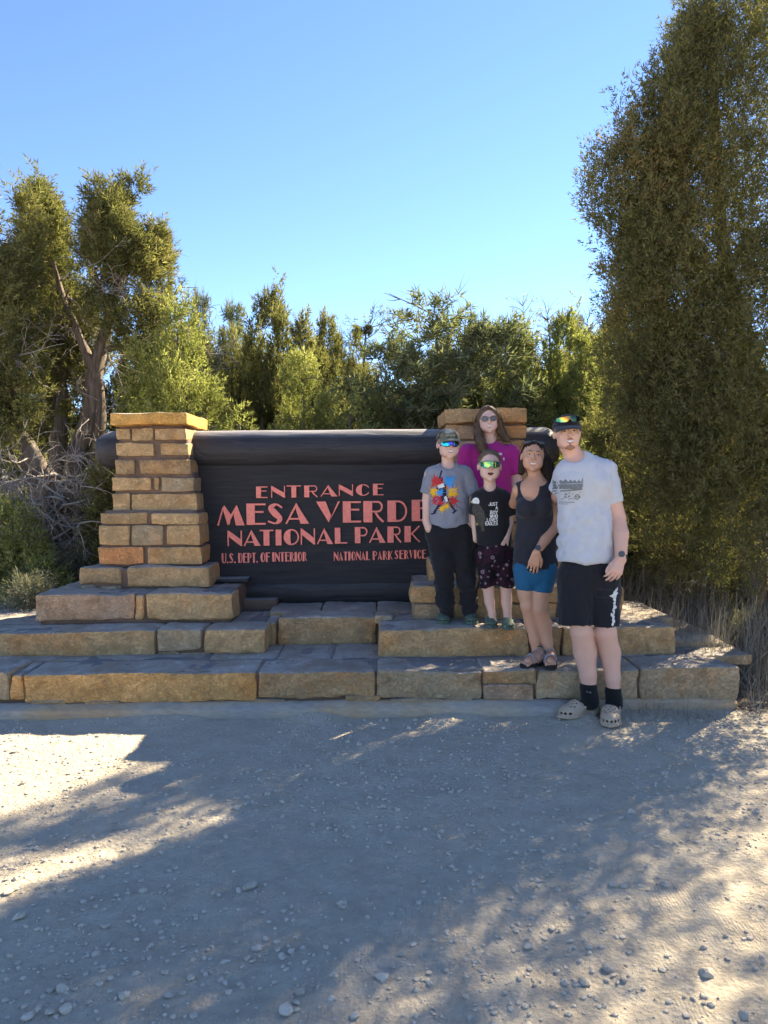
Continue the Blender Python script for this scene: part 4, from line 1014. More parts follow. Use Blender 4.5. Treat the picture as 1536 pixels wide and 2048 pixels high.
def gravel():
    rng = np.random.default_rng(101); n = 12500
    # clustered and scattered over the forecourt
    Y = 1.9 + (4.585 - 1.9) * rng.random(n) ** .85; X = rng.uniform(-1, 1, n) * (Y * .56 + .15)
    dens = fbm(np.stack([X * 2.1, Y * 2.1, X * 0], 1), 44, 3)
    k = (dens > -.10 + .25 * rng.normal(size=n)) ; X, Y = X[k], Y[k]; n = len(X)
    s = 0.0024 + 0.0048 * rng.random(n) ** 3 * 2.0; s[rng.random(n) < .03] *= 1.7
    Z = ground_h(X, Y); V0, F0 = I1; proto = [rockshape(I1, q, .3)[0] for q in range(12)]
    P0 = np.stack(proto)[rng.integers(0, 12, n)]
    sc_ = np.stack([s * rng.uniform(.8, 1.4, n), s * rng.uniform(.8, 1.4, n), s * rng.uniform(.45, .8, n)], 1)
    a = rng.random(n) * 6.28; Pq = P0 * sc_[:, None, :]; x = Pq[..., 0] * np.cos(a)[:, None] - Pq[..., 1] * np.sin(a)[:, None]; y = Pq[..., 0] * np.sin(a)[:, None] + Pq[..., 1] * np.cos(a)[:, None]
    V = np.stack([x + X[:, None], y + Y[:, None], Pq[..., 2] + (Z + s * .2)[:, None]], -1).reshape(-1, 3)
    F = (F0[None] + (np.arange(n) * len(V0))[:, None, None]).reshape(-1, 3)
    o = put('gravel', V, F, M['pebble'], smooth=False, base=(0, 3, 0)); o['kind'] = 'stuff'; o.color = (1, 1, 1, 1)
gravel()
RP = []
for q in range(9):
    V, F = rockshape(I2, 200 + q, .3); RP.append(fast_mesh('stone', V, F, False, (M['pebble'],)))
NST = [0]
def loose(px, py, wpx, label=None, group=None, flat=.6, v=None, tint=None):
    g = G(px, py); s = wpx / F_PX * g.length * .5; q = RNG.integers(0, 9) if v is None else v
    o = link('loose_stone', RP[q]); z = float(ground_h(np.array([g.x]), np.array([g.y]))[0])
    o.location = (g.x, g.y, z + s * flat * .35); o.scale = (s * RNG.uniform(.9, 1.15), s * RNG.uniform(.8, 1.05), s * flat * RNG.uniform(.8, 1.2))
    o.rotation_euler = (RNG.normal() * .2, RNG.normal() * .2, RNG.random() * 6.28); c = tint or RNG.uniform(.8, 1.1); o.color = (c, c, c, 1)
    tag(o, label or 'small grey stone lying loose on the dusty forecourt', 'stone', group if label is None else 'loose stones on the forecourt')
GS = 'loose stones on the forecourt'
for px, py, wd, lb in [(1219, 1934, 32, 'pale angular stone standing in the dust, largest pale one right of centre'), (1413, 1946, 34, 'rounded grey stone near the lower right corner'),
    (1170, 1964, 28, 'flat pale stone half sunk in the dust left of the pale angular stone'), (1488, 2034, 26, 'rounded stone at the bottom right corner'),
    (600, 1984, 22, 'pale rounded stone alone near the bottom centre'), (572, 2020, 34, 'grey half buried stone at the bottom edge left of centre'),
    (126, 1978, 28, 'egg shaped grey stone near the bottom left, upper of three'), (132, 2022, 28, 'egg shaped grey stone near the bottom left, lower right of three'), (100, 2026, 24, 'egg shaped grey stone near the bottom left, lower left of three'),
    (55, 2035, 26, 'small sunken stone at the bottom left corner'), (338, 1990, 20, 'rounded dark grey stone below the sunlit patches at the left'), (685, 1815, 18, 'round dark pebble alone in the shade at the centre'),
    (582, 1902, 20, 'tilted sharp stone in the shade left of centre'), (803, 1910, 18, 'pale pebble alone in the shade just right of centre'), (211, 1852, 22, 'squarish pale stone on the left edge of the shade'),
    (120, 1784, 16, 'pale stone at the edge of the left sunlit patch, upper of a pair'), (38, 1838, 22, 'white stone in the sunlit patch at the left edge'), (498, 1770, 34, 'cluster stone, broad and pale, in a faint sun fleck left of centre'),
    (478, 1778, 18, 'small dark stone touching the broad pale one in the sun fleck'), (1245, 1771, 16, 'dark pebble in the large sunlit patch at the right'), (1226, 1768, 20, 'flat stone beside the dark pebble in the large sunlit patch'),
    (1152, 1963, 12, 'small stone beside the flat sunk one')]:
    loose(px, py, wd, lb)
rs = np.random.default_rng(12)
for cx, cy, n, sp in [(1018, 1545, 9, 16), (1310, 1772, 7, 22), (640, 1640, 12, 40), (600, 1580, 9, 30), (430, 1550, 9, 40), (860, 1560, 5, 30), (280, 2000, 9, 60), (1330, 2000, 9, 70), (1050, 1960, 6, 40), (250, 1480, 7, 60), (760, 1440, 5, 20), (850, 1444, 5, 24), (520, 1920, 8, 50), (150, 1900, 7, 70), (1100, 1850, 6, 80), (1500, 1880, 4, 30), (1000, 2030, 5, 50), (340, 1740, 7, 50), (1150, 1600, 8, 90)]:
    for _ in range(n): loose(float(np.clip(cx + rs.normal() * sp, 5, 1530)), float(np.clip(cy + rs.normal() * sp * .45, 1440, 2046)), rs.uniform(6, 13), None, GS)
# ================================================================== PEOPLE: implicit surfaces on a grid
def smin(a, b, k):
    if k <= 0: return np.minimum(a, b)
    h = np.clip(0.5 + 0.5 * (b - a) / k, 0, 1)
    return b * (1 - h) + a * h - k * h * (1 - h)
class Vol:
    def __init__(s, lo, hi, res, fine=(), fres=None):
        s.ax = []
        for k in range(3):
            x = lo[k]; out = [x]
            while x < hi[k]:
                f = any(b[0][k] - 1e-6 <= x <= b[1][k] for b in fine)
                x += (fres if f else res); out.append(x)
            s.ax.append(np.array(out))
        s.F = np.full([len(a) for a in s.ax], 0.5, dtype=np.float32)
    def sub(s, lo, hi):
        sl = []
        for k in range(3):
            i0 = np.searchsorted(s.ax[k], lo[k]); i1 = np.searchsorted(s.ax[k], hi[k])
            sl.append(slice(max(0, i0 - 1), min(len(s.ax[k]), i1 + 1)))
        g = [s.ax[k][sl[k]] for k in range(3)]
        return tuple(sl), g[0][:, None, None], g[1][None, :, None], g[2][None, None, :]
    def op(s, sl, d, k, sign=1):
        if d.size == 0: return
        if sign > 0: s.F[sl] = smin(s.F[sl], d, k)
        else: s.F[sl] = -smin(-s.F[sl], d, k)
    def cap(s, a, b, ra, rb, k=0.01, fy=1.0, sign=1, m=0.03, flat=False):
        a = np.array(a, float); b = np.array(b, float); R_ = max(ra, rb) + m + k
        sl, X, Y, Z = s.sub(np.minimum(a, b) - R_, np.maximum(a, b) + R_)
        ba = b - a; ba_ = ba / np.array([1, fy, 1]); x, y, z = X - a[0], (Y - a[1]) / fy, Z - a[2]
        L = (ba_ ** 2).sum() + 1e-12; t = np.clip((x * ba_[0] + y * ba_[1] + z * ba_[2]) / L, 0, 1)
        d = np.sqrt((x - t * ba_[0]) ** 2 + (y - t * ba_[1]) ** 2 + (z - t * ba_[2]) ** 2) - (ra + (rb - ra) * t)
        if flat:
            u = ba / np.linalg.norm(ba); d = np.maximum(d, (X - b[0]) * u[0] + (Y - b[1]) * u[1] + (Z - b[2]) * u[2])
        s.op(sl, d.astype(np.float32), k, sign); return s
    def ell(s, c, r, k=0.01, rot=None, sign=1, m=0.03):
        c = np.array(c, float); r = np.array(r, float); R_ = r.max() + m + k
        sl, X, Y, Z = s.sub(c - R_, c + R_); x, y, z = X - c[0], Y - c[1], Z - c[2]
        if rot is not None:
            Q = np.array(rot); x, y, z = (Q[0, 0] * x + Q[1, 0] * y + Q[2, 0] * z, Q[0, 1] * x + Q[1, 1] * y + Q[2, 1] * z, Q[0, 2] * x + Q[1, 2] * y + Q[2, 2] * z)
        k0 = np.sqrt((x / r[0]) ** 2 + (y / r[1]) ** 2 + (z / r[2]) ** 2); k1 = np.sqrt((x / r[0] ** 2) ** 2 + (y / r[1] ** 2) ** 2 + (z / r[2] ** 2) ** 2) + 1e-9
        s.op(sl, (k0 * (k0 - 1) / k1).astype(np.float32), k, sign); return s
    def clip(s, fn, k=0.0):
        """keep only where fn(X, Y, Z) < 0"""
        X, Y, Z = s.ax[0][:, None, None], s.ax[1][None, :, None], s.ax[2][None, None, :]
        d = fn(X, Y, Z); s.F = (-smin(-s.F, -d, k)).astype(np.float32) if k else np.maximum(s.F, d).astype(np.float32); return s
    def mesh(s):
        F = s.F; S = F < 0
        n = S.shape; c = np.zeros((n[0] - 1, n[1] - 1, n[2] - 1), np.int8)
        for a in (0, 1):
            for b in (0, 1):
                for d in (0, 1): c += S[a:n[0] - 1 + a, b:n[1] - 1 + b, d:n[2] - 1 + d]
        I, J, K = np.nonzero((c > 0) & (c < 8)); idx = np.full(c.shape, -1, np.int64); idx[I, J, K] = np.arange(len(I))
        acc = np.zeros((len(I), 3)); cnt = np.zeros(len(I))
        cr = [(a, b, d) for a in (0, 1) for b in (0, 1) for d in (0, 1)]
        val = {q: F[I + q[0], J + q[1], K + q[2]].astype(float) for q in cr}
        for q in cr:
            for k in range(3):
                if q[k] == 0:
                    r = list(q); r[k] = 1; r = tuple(r); va, vb = val[q], val[r]; x = (va < 0) != (vb < 0)
                    t = np.where(x, va / np.where(x, va - vb, 1), 0); p = np.tile(np.array(q, float), (len(I), 1)); p[:, k] = t
                    acc += p * x[:, None]; cnt += x
        p = acc / cnt[:, None] + np.stack([I, J, K], 1)
        V = np.stack([np.interp(p[:, k], np.arange(n[k]), s.ax[k]) for k in range(3)], 1)
        Q = []
        for k in range(3):
            u, v = (k + 1) % 3, (k + 2) % 3
            sa = [slice(None)] * 3; sb = [slice(None)] * 3; sa[k] = slice(0, n[k] - 1); sb[k] = slice(1, n[k])
            for ax_ in (u, v): sa[ax_] = slice(1, n[ax_] - 1); sb[ax_] = slice(1, n[ax_] - 1)
            A, B = S[tuple(sa)], S[tuple(sb)]
            for flip, msk in ((False, A & ~B), (True, ~A & B)):
                P_ = np.stack(np.nonzero(msk), 1); P_[:, u] += 1; P_[:, v] += 1
                def g(du, dv):
                    q = P_.copy(); q[:, u] -= du; q[:, v] -= dv; return idx[q[:, 0], q[:, 1], q[:, 2]]
                f = np.stack([g(1, 1), g(0, 1), g(0, 0), g(1, 0)], 1); Q.append(f[:, ::-1] if flip else f)
        return V, np.concatenate(Q)
def vnormals(V, F):
    n = np.cross(V[F[:, 2]] - V[F[:, 0]], V[F[:, 3 if F.shape[1] > 3 else 1]] - V[F[:, 1 if F.shape[1] > 3 else 0]])
    N = np.zeros_like(V)
    for k in range(F.shape[1]): np.add.at(N, F[:, k], n)
    return N / (np.linalg.norm(N, axis=1)[:, None] + 1e-12)
def biggest(V, F):
    """drop stray crumbs, keep the one continuous surface"""
    lab = np.arange(len(V))
    for _ in range(400):
        m = lab[F].min(1); new = lab.copy()
        for k in range(F.shape[1]): np.minimum.at(new, F[:, k], m)
        new = new[new]
        if (new == lab).all(): break
        lab = new
    u, c = np.unique(lab, return_counts=True); r = u[c.argmax()]
    keep = lab == r; mp = np.cumsum(keep) - 1
    return V[keep], mp[F[keep[F].all(1)]]
def relax(V, F, it=2):
    n = len(V)
    for _ in range(it):
        A = np.zeros_like(V); c = np.zeros(n)
        for a, b in ((0, 1), (1, 2), (2, 3), (3, 0)):
            np.add.at(A, F[:, a], V[F[:, b]]); np.add.at(c, F[:, a], 1); np.add.at(A, F[:, b], V[F[:, a]]); np.add.at(c, F[:, b], 1)
        V = 0.5 * V + 0.5 * A / c[:, None]
    return V
def folds(V, F, amp, sc=(14, 14, 5), seed=0, w=None):
    N = vnormals(V, F); d = fbm(V * np.array(sc), seed, 3); d = np.abs(d) * 2 - .35
    return V + N * (amp * d * (1 if w is None else w(V)))[:, None]
def rotm(yaw=0, pitch=0, roll=0):
    return np.array((Matrix.Rotation(R(yaw), 3, 'Z') @ Matrix.Rotation(R(pitch), 3, 'X') @ Matrix.Rotation(R(roll), 3, 'Y')))
def q(px, py, Y): return np.array(P(px, py, Y))
def rr(w, Y): return w * 0.5 / F_PX * Y
def limb(S, pts, Y, k=0.012, add=0.0, fy=1.0):
    """pts: (px, py, width px, dY)"""
    for a, b in zip(pts[:-1], pts[1:]):
        Ya, Yb = Y + (a[3] if len(a) > 3 else 0), Y + (b[3] if len(b) > 3 else 0)
        S.cap(q(a[0], a[1], Ya), q(b[0], b[1], Yb), rr(a[2], Ya) + add, rr(b[2], Yb) + add, k, fy)
def head(S, c, h, Q, fem=False, kid=False, mouth=0.0, neck=None):
    def e(p, r, k=.012, sign=1): S.ell(c + Q @ (np.array(p) * h), np.array(r) * h, k, Q, sign)
    e((0, .07, .13), (.335, .40, .36)); e((0, -.10, -.06), (.285 if not fem else .280, .30, .36), .02)
    jw, jz = (.085, -.24) if kid else ((.085, -.24) if fem else (.105, -.26))
    for s in (-1, 1):
        e((s * .165, -.02, jz), (jw, .16, .10), .02); e((s * .170, -.295, -.070), (.090, .070, .075), .012)
        e((s * .335, .04, -.02), (.035, .070, .110), .006)
        e((s * .12, -.362, .130), (.095, .045, .030), .010)
        e((s * .095, -.27, -.29), (.12, .13, .10), .02)
        e((s * .13, -.20, -.18), (.145, .17, .15) if (kid or fem) else (.135, .16, .14), .02)
    e((0, -.315, -.385), (.095 if not fem else .080, .090, .085), .014)
    for s in (-1, 1): e((s * .128, -.428, .040), (.070, .055, .040), .010, -1)
    a, b = c + Q @ (np.array((0, -.385, .07)) * h), c + Q @ (np.array((0, -.465 if not kid else -.44, -.085)) * h)
    S.cap(a, b, .024 * h, .040 * h, .006)
    for s in (-1, 1): e((s * .045, -.410, -.10), (.032, .042, .028), .004)
    e((0, -.365, -.215), (.13, .05, .06), .008)
    if neck is not None:     # neck leaves the skull behind the jaw
        S.cap(c + Q @ (np.array((0, .10, -.22)) * h), neck[0], neck[1] * .95, neck[1], .010); S.cap(neck[0], neck[0] - np.array((0, -.01, .03)), neck[1], neck[1] * 1.25, .02)
def hand(S, wv, d, n, side, s=1.0, curl=(18, 26, 22), thumb=(.55, .45), spread=.10, k0=.004):
    """wv wrist, d pointing along the fingers, n out of the back of the hand, side = towards the thumb"""
    d = d / np.linalg.norm(d); n = n - d * (n @ d); n /= np.linalg.norm(n); side = np.cross(d, n) * np.sign(np.cross(d, n) @ side)
    kn = []
    for i in range(4):
        o = (1.5 - i) * 0.0195 * s
        kp = wv + d * (0.088 - 0.004 * abs(i - 1)) * s + side * o; kn.append(kp)
        S.cap(wv + side * o * .55 + d * .012 * s, kp, .0125 * s, .0115 * s, .012 * s)
    for i, L in enumerate((.068, .076, .071, .056)):
        dd = d + side * (1.5 - i) * spread * .35; dd /= np.linalg.norm(dd); p = kn[i]; nn = n; r = (.0088, .009, .0088, .0078)[i] * s
        for j, (f, a) in enumerate(zip((.44, .32, .24), curl)):
            ca, sa = math.cos(R(a)), math.sin(R(a)); d2 = dd * ca - nn * sa; nn = nn * ca + dd * sa; dd = d2
            p2 = p + dd * L * f * s; S.cap(p, p2, r * (1 - .08 * j), r * (.95 - .1 * j), .0015 if j else k0); p = p2
    b0 = wv + side * .020 * s + d * .018 * s; b1 = b0 + (d * thumb[0] + side * thumb[1] - n * .25) / np.linalg.norm(d * thumb[0] + side * thumb[1] - n * .25) * .045 * s
    b2 = b1 + (d * .9 + side * .15 - n * .2) / 1.0 * .032 * s; b3 = b2 + (d * .95 - n * .25) * .024 * s
    S.cap(b0, b1, .0145 * s, .0115 * s, .008 * s); S.cap(b1, b2, .0108 * s, .0098 * s, .002); S.cap(b2, b3, .0098 * s, .0078 * s, .002)
    return kn
def m_skin(name, c, red=(1.0, .55, .45), rough=.5):
    t = NT(name); p = t.pos()
    a = t.noise(14, 4, .6, p); b_ = t.noise(180, 3, .6, p)
    col = t.mix(t.rng(a, .4, .75, 0, .30), c, tuple(x * y for x, y in zip(c, (1.08, .74, .68))))
    col = t.mix(t.rng(b_, .5, .75, 0, .18), col, tuple(x * .72 for x in c))
    m = t.set(col, rough, t.bump(t.noise(260, 4, .6, p), .12, .001), spec=.35)
    t.b.inputs['Subsurface Weight'].default_value = .12; t.b.inputs['Subsurface Radius'].default_value = (.012, .005, .003); t.b.inputs['Subsurface Scale'].default_value = 1.0
    return m
def m_cloth(name, c, var=.08, rough=.85, weave=900, bump=.25):
    t = NT(name); p = t.pos(); a = t.noise(22, 5, .6, p); w_ = t.noise(weave, 2, .5, p)
    col = t.mix(t.rng(a, .3, .7), tuple(x * (1 - var) for x in c), tuple(min(1, x * (1 + var)) for x in c))
    col = t.mix(t.rng(w_, .35, .65, 0, .25), col, tuple(x * .7 for x in c))
    m = t.set(col, rough, t.bump(t.math('ADD', t.noise(34, 5, .6, p, .5), t.math('MULTIPLY', w_, .15)), bump, .006), spec=.2)
    t.b.inputs['Sheen Weight'].default_value = .15
    return m
def m_hair(name, c1, c2):
    t = NT(name); a = t.noise(70, 5, .7, t.pos(3.5, 3.5, .35)); col = t.ramp(a, [(.3, c1), (.7, c2)])
    return t.set(col, .6, t.bump(a, .6, .004), spec=.2)
def m_mirror(name, stops, horizontal=True):
    t = NT(name); g = t.n('ShaderNodeTexCoord'); sp = t.n('ShaderNodeSeparateXYZ'); t.l(g.outputs['Generated'], sp.inputs[0])
    nz = t.noise(4, 3, .6, g.outputs['Generated'])
    f = t.math('ADD', sp.outputs['X'], t.math('MULTIPLY', t.math('SUBTRACT', nz, .5), .45)); f = t.math('ADD', f, t.math('MULTIPLY', sp.outputs['Z'], .25))
    return t.set(t.ramp(f, stops), .14, metal=.75, spec=.6)
M['teeth'] = simple('teeth', (.80, .76, .70), .35, .04, 90, .05)
M['lips'] = simple('lips', (.50, .20, .17), .5, .08, 90, .1)
M['mouth'] = simple('mouth_inside', (.10, .025, .02), .6)
M['eye'] = simple('eye_dark', (.035, .022, .015), .25, .1, 90, 0)
M['eyewhite'] = simple('eye_white', (.62, .60, .57), .3, .04, 90, 0)
M['black_plastic'] = simple('black_plastic', (.018, .018, .02), .35, .1, 40, .05, spec=.5)
M['black_cloth'] = m_cloth('black_cotton', (.014, .014, .016)); M['sock'] = m_cloth('black_sock', (.008, .008, .009))
def part(name, S, m, root, smooth=True, rel=1, one=False, fold=None, color=None):
    V, F = S.mesh()
    if one: V, F = biggest(V, F)
    if rel: V = relax(V, F, rel)
    if fold: V = folds(V, F, *fold)
    return put(name, V, F, m, root, smooth=smooth, color=color)
def strip(pts, w, nrm, m, name, root, th=.0015):
    """thin raised band along points, used for brows, lips, teeth"""
    mb = MB(); mb.tube(pts, w, 8, True); V, F = mb.get(); return put(name, V, F, m, root, smooth=True)
def facebits(root, c, h, Q, eyes=True, brow=None, smile=.135, open_=.022, gap=False, lipm='lips', brow_w=.010):
    L = lambda x, y, z: c + Q @ (np.array((x, y, z)) * h)
    if eyes:
        for s in (-1, 1):
            V, F = I2; W = V * np.array((.050, .030, .019)) * h; o = put('eye', (W @ Q.T) + L(s * .128, -.356, .040), F, M['eyewhite'], root, smooth=True)
            V, F = I2; W = V * np.array((.022, .010, .018)) * h; put('iris', (W @ Q.T) + L(s * .126, -.384, .041), F, M['eye'], o, smooth=True)
            put('eyelid', *tube(spline([L(s * (.128 + x), -.386 + abs(x) * .5, .058 - abs(x) * .30) for x in (-.058, -.028, 0, .028, .060)], 12), .0065 * h, 6), M['eye'], root, smooth=True)
    if brow is not None:
        for s in (-1, 1):
            put('eyebrow', *tube(spline([L(s * .058, -.405, .118), L(s * .13, -.405, .142), L(s * .21, -.350, .112)], 9), np.array([.8, 1, 1, 1, 1, .9, .8, .6, .4]) * brow_w * h, 6), brow, root, smooth=True)
    u = np.linspace(-1, 1, 13); zc = -.235
    crv = lambda x: (-.404 + .080 * x * x, .058 * x * x)
    put('mouth', *tube([L(x * smile, crv(x)[0], zc + crv(x)[1]) for x in u], open_ * h * 1.15 * np.sqrt(1.04 - u ** 2), 8), M['mouth'], root, smooth=True)
    tp = [(L(x * smile * .9, crv(x)[0] - .010, zc + .003 + crv(x)[1] * .92), x) for x in np.linspace(-1, 1, 13)]
    rt = lambda x: open_ * h * 1.0 * math.sqrt(1.03 - x ** 2)
    if gap:
        for sl in (slice(0, 6), slice(8, 13)): put('teeth', *tube([p_[0] for p_ in tp[sl]], [rt(p_[1]) * .6 for p_ in tp[sl]], 6), M['teeth'], root, smooth=True)
    else: put('teeth', *tube([p_[0] for p_ in tp], [rt(p_[1]) for p_ in tp], 8), M['teeth'], root, smooth=True)
    for dz, ww in ((open_ * 1.15, .009), (-open_ * 1.25, .013)):
        put('lip', *tube([L(x * smile * 1.06, crv(x)[0] - .004, zc + dz * (1 - x * x) + crv(x)[1]) for x in u], ww * h * (1.15 - .6 * u ** 2), 6), M[lipm], root, smooth=True)
def lens_shield(name, root, c, h, Q, m, frame, w=.30, z0=-.045, z1=.115, y=-.445, nose=.05):
    """one-piece wraparound lens with a nose notch"""
    nu, nv = 26, 8; V = []; F = []
    for off in (0, .012):
        for j in range(nv):
            for i in range(nu):
                u = -1 + 2 * i / (nu - 1); v = j / (nv - 1)
                x = u * w; top = z1 - .018 * u * u; bot = z0 + .055 * abs(u) ** 4 + nose * 1.3 * max(0, 1 - abs(u) / .22)
                yy = y + .30 * (abs(u) ** 2.3) + off; V.append(c + Q @ (np.array((x, yy, bot + (top - bot) * v)) * h))
    for o in (0, nu * nv):
        for j in range(nv - 1):
            for i in range(nu - 1):
                a = o + j * nu + i; f = (a, a + 1, a + nu + 1, a + nu); F.append(f if o == 0 else f[::-1])
    rim = [i for i in range(nu)] + [j * nu + nu - 1 for j in range(1, nv)] + [(nv - 1) * nu + i for i in range(nu - 2, -1, -1)] + [j * nu for j in range(nv - 2, 0, -1)]
    for a, b in zip(rim, rim[1:] + rim[:1]): F.append((a, a + nu * nv, b + nu * nv, b))
    t = put(name, np.array(V), F, m, root, smooth=True)
    top = [V[(nv - 1) * nu + i] for i in range(nu)]; put('frame', *tube(top, .014 * h, 6), frame, root, smooth=True)
    bt = [V[i] for i in range(nu)]; put('frame', *tube(bt, .009 * h, 6), frame, root, smooth=True)
    for s, e in ((-1, V[(nv // 2) * nu]), (1, V[(nv // 2) * nu + nu - 1])):
        put('temple', *tube([e, c + Q @ (np.array((s * .335, -.05, .06)) * h), c + Q @ (np.array((s * .33, .05, .03)) * h)], .013 * h, 6), frame, root, smooth=True)
    return t
from mathutils.bvhtree import BVHTree
from mathutils.geometry import tessellate_polygon
def printer(obj):
    """project flat print onto the front of a garment"""
    me = obj.data; off = np.array(OFF[obj.name]); V = np.empty(len(me.vertices) * 3); me.vertices.foreach_get('co', V); V = V.reshape(-1, 3) + off
    bvh = BVHTree.FromPolygons([tuple(v) for v in V], [tuple(p.vertices) for p in me.polygons])
    def pr(polys, Y, mats, name='print', layer=0.0012, maxe=.012):
        Vs = []; Fs = []; mi = []
        for L_, (pts, mk) in enumerate(polys):
            W = [P(x, y, Y) for x, y in pts]
            tri = tessellate_polygon([[Vector((v.x, v.z, 0)) for v in W]])
            T = [[W[i] for i in t] for t in tri]; done = []
            while T:
                t = T.pop(); e = [(t[i] - t[(i + 1) % 3]).length for i in range(3)]; i = e.index(max(e))
                if e[i] > maxe:
                    a, b, c = t[i], t[(i + 1) % 3], t[(i + 2) % 3]; mdl = (a + b) / 2; T += [[a, mdl, c], [mdl, b, c]]
                else: done.append(t)
            for t in done:
                f = []
                for v in t:
                    hit = bvh.ray_cast(Vector((v.x, v.y - 1.0, v.z)), Vector((0, 1, 0)))
                    y = hit[0].y if hit[0] is not None else None
                    if y is None or abs(y - Y) > .3: f = None; break
                    f.append((v.x, y - layer - .0004 * mk - .00002 * (L_ % 40), v.z))
                if f:
                    a, b, c = [Vector(p_) for p_ in f]
                    if (b - a).cross(c - a).y > 0: f = f[::-1]
                    n0 = len(Vs); Vs += f; Fs.append((n0, n0 + 1, n0 + 2)); mi.append(mk)
        o = put(name, np.array(Vs), Fs, mats, obj, mi=mi); return o
    return pr
FONT = {'A': [[(0, 0), (.5, 1), (1, 0)], [(.2, .35), (.8, .35)]], 'B': [[(0, 0), (0, 1), (.75, .95), (.75, .58), (0, .52), (.85, .45), (.85, .05), (0, 0)]], 'E': [[(1, 0), (0, 0), (0, 1), (1, 1)], [(0, .5), (.8, .5)]],
        'G': [[(.95, .8), (.6, 1), (.1, .8), (.05, .2), (.5, 0), (.95, .15), (.95, .5), (.55, .5)]], 'H': [[(0, 0), (0, 1)], [(1, 0), (1, 1)], [(0, .5), (1, .5)]], 'J': [[(.9, 1), (.9, .2), (.5, 0), (.05, .2)]],
        'L': [[(0, 1), (0, 0), (.9, 0)]], 'O': [[(.5, 0), (.05, .25), (.05, .75), (.5, 1), (.95, .75), (.95, .25), (.5, 0)]], 'S': [[(.95, .85), (.5, 1), (.08, .8), (.2, .56), (.8, .44), (.92, .2), (.5, 0), (.05, .15)]],
        'T': [[(0, 1), (1, 1)], [(.5, 1), (.5, 0)]], 'U': [[(0, 1), (0, .2), (.5, 0), (1, .2), (1, 1)]], 'V': [[(0, 1), (.5, 0), (1, 1)]], 'W': [[(0, 1), (.25, 0), (.5, .7), (.75, 0), (1, 1)]], 'Y': [[(0, 1), (.5, .5), (1, 1)], [(.5, .5), (.5, 0)]]}
def textpolys(txt, x1, y0, ch, cw, mk, right=True, thick=.26, slope=0.0, gap=.28):
    """stroke lettering in photo pixels; x1 = right end when right"""
    out = []; n = len(txt); tot = n * cw + (n - 1) * cw * gap; x = x1 - tot if right else x1
    for c in txt:
        for ln in FONT.get(c, []):
            for a, b in zip(ln[:-1], ln[1:]):
                ax, ay, bx, by = x + a[0] * cw, y0 - a[1] * ch + slope * x, x + b[0] * cw, y0 - b[1] * ch + slope * x
                d = math.hypot(bx - ax, by - ay) + 1e-6; ux, uy = (bx - ax) / d, (by - ay) / d; w_ = thick * cw / 2
                ax -= ux * w_ * .6; ay -= uy * w_ * .6; bx += ux * w_ * .6; by += uy * w_ * .6
                out.append(([(ax - uy * w_, ay + ux * w_), (bx - uy * w_, by + ux * w_), (bx + uy * w_, by - ux * w_), (ax + uy * w_, ay - ux * w_)], mk))
        x += cw * (1 + gap)
    return out
# ---- foam clogs
def clog_mesh(L=.27):
    k = L / .27
    S = Vol((-.07, -.15, -.005), (.07, .16, .12), .0034)
    def shape(V_, o):
        V_.ell((0, .055, .030), (.056 - o, .088 - o, .042 - o), .02); V_.ell((.004, .015, .048), (.048 - o, .060 - o, .046 - o), .02); V_.ell((0, -.075, .024), (.041 - o, .062 - o, .040 - o), .03)
    shape(S, 0)
    inner = Vol((-.07, -.15, -.005), (.07, .16, .12), .0034); shape(inner, .0065); inner.cap((0, -.085, .085), (0, -.02, .10), .036, .040, .012)
    inner.clip(lambda X, Y, Z: .018 - Z + 0 * X + 0 * Y)
    S.F = np.maximum(S.F, -inner.F)
    S.F = smin(S.F, np.maximum(np.maximum(sole_d(S, .004), S.ax[2][None, None, :] - .016), -S.ax[2][None, None, :] + .0), .003)
    for y in (.035, .055, .075):                                 # round vents on the top
        for x in ((-.022, 0, .022) if y != .055 else (-.033, -.011, .011, .033)): S.cap((x, y, .05), (x * 1.1, y + .01, .11), .0048, .0048, 0, sign=-1)
    for a in np.radians([-62, -38, -14, 14, 38, 62]):            # windows round the toe
        x, y = .05 * math.sin(a), .058 + .082 * math.cos(a); S.ell((x * 1.02, y, .030), (.0075, .010, .0065), 0, None, -1)
    for s in (-1, 1): S.cap((s * .046, -.005, .056), (s * .049, -.005, .056), .008, .008, .002)
    a = np.radians(np.linspace(0, 180, 12)); prev = None         # heel strap
    for t_ in a:
        p = np.array((.046 * math.cos(t_), -.012 - .125 * math.sin(t_), .056 + .012 * math.sin(t_)))
        if prev is not None: S.cap(prev, p, .0065, .0065, .002)
        prev = p
    V, F = S.mesh(); V = relax(V, F, 1); return V * k, F
def sole_d(S, o):
    X, Y = S.ax[0][:, None, None], S.ax[1][None, :, None]
    w = np.interp(Y.ravel(), [-.135, -.09, -.02, .06, .12, .148], [.018, .042, .040, .056, .042, .01])[None, :, None] + o
    return (np.abs(X) - w + np.clip(Y - .145, 0, 1) + np.clip(-.13 - Y, 0, 1) + 0 * S.ax[2][None, None, :]).astype(np.float32)
CLOG = clog_mesh(); CLOGM = {}
def foam(name, c):
    t = NT(name); p = t.pos(); a = t.noise(30, 5, .7, p)
    col = t.mix(t.rng(a, .45, .75, 0, .45), c, tuple(x * .62 + .06 for x in c)); return t.set(col, .7, t.bump(t.noise(160, 4, .6, p), .2, .002), spec=.25)
M['tan_foam'] = foam('tan_foam', (.46, .34, .235)); M['green_foam'] = foam('green_foam', (.085, .125, .095))
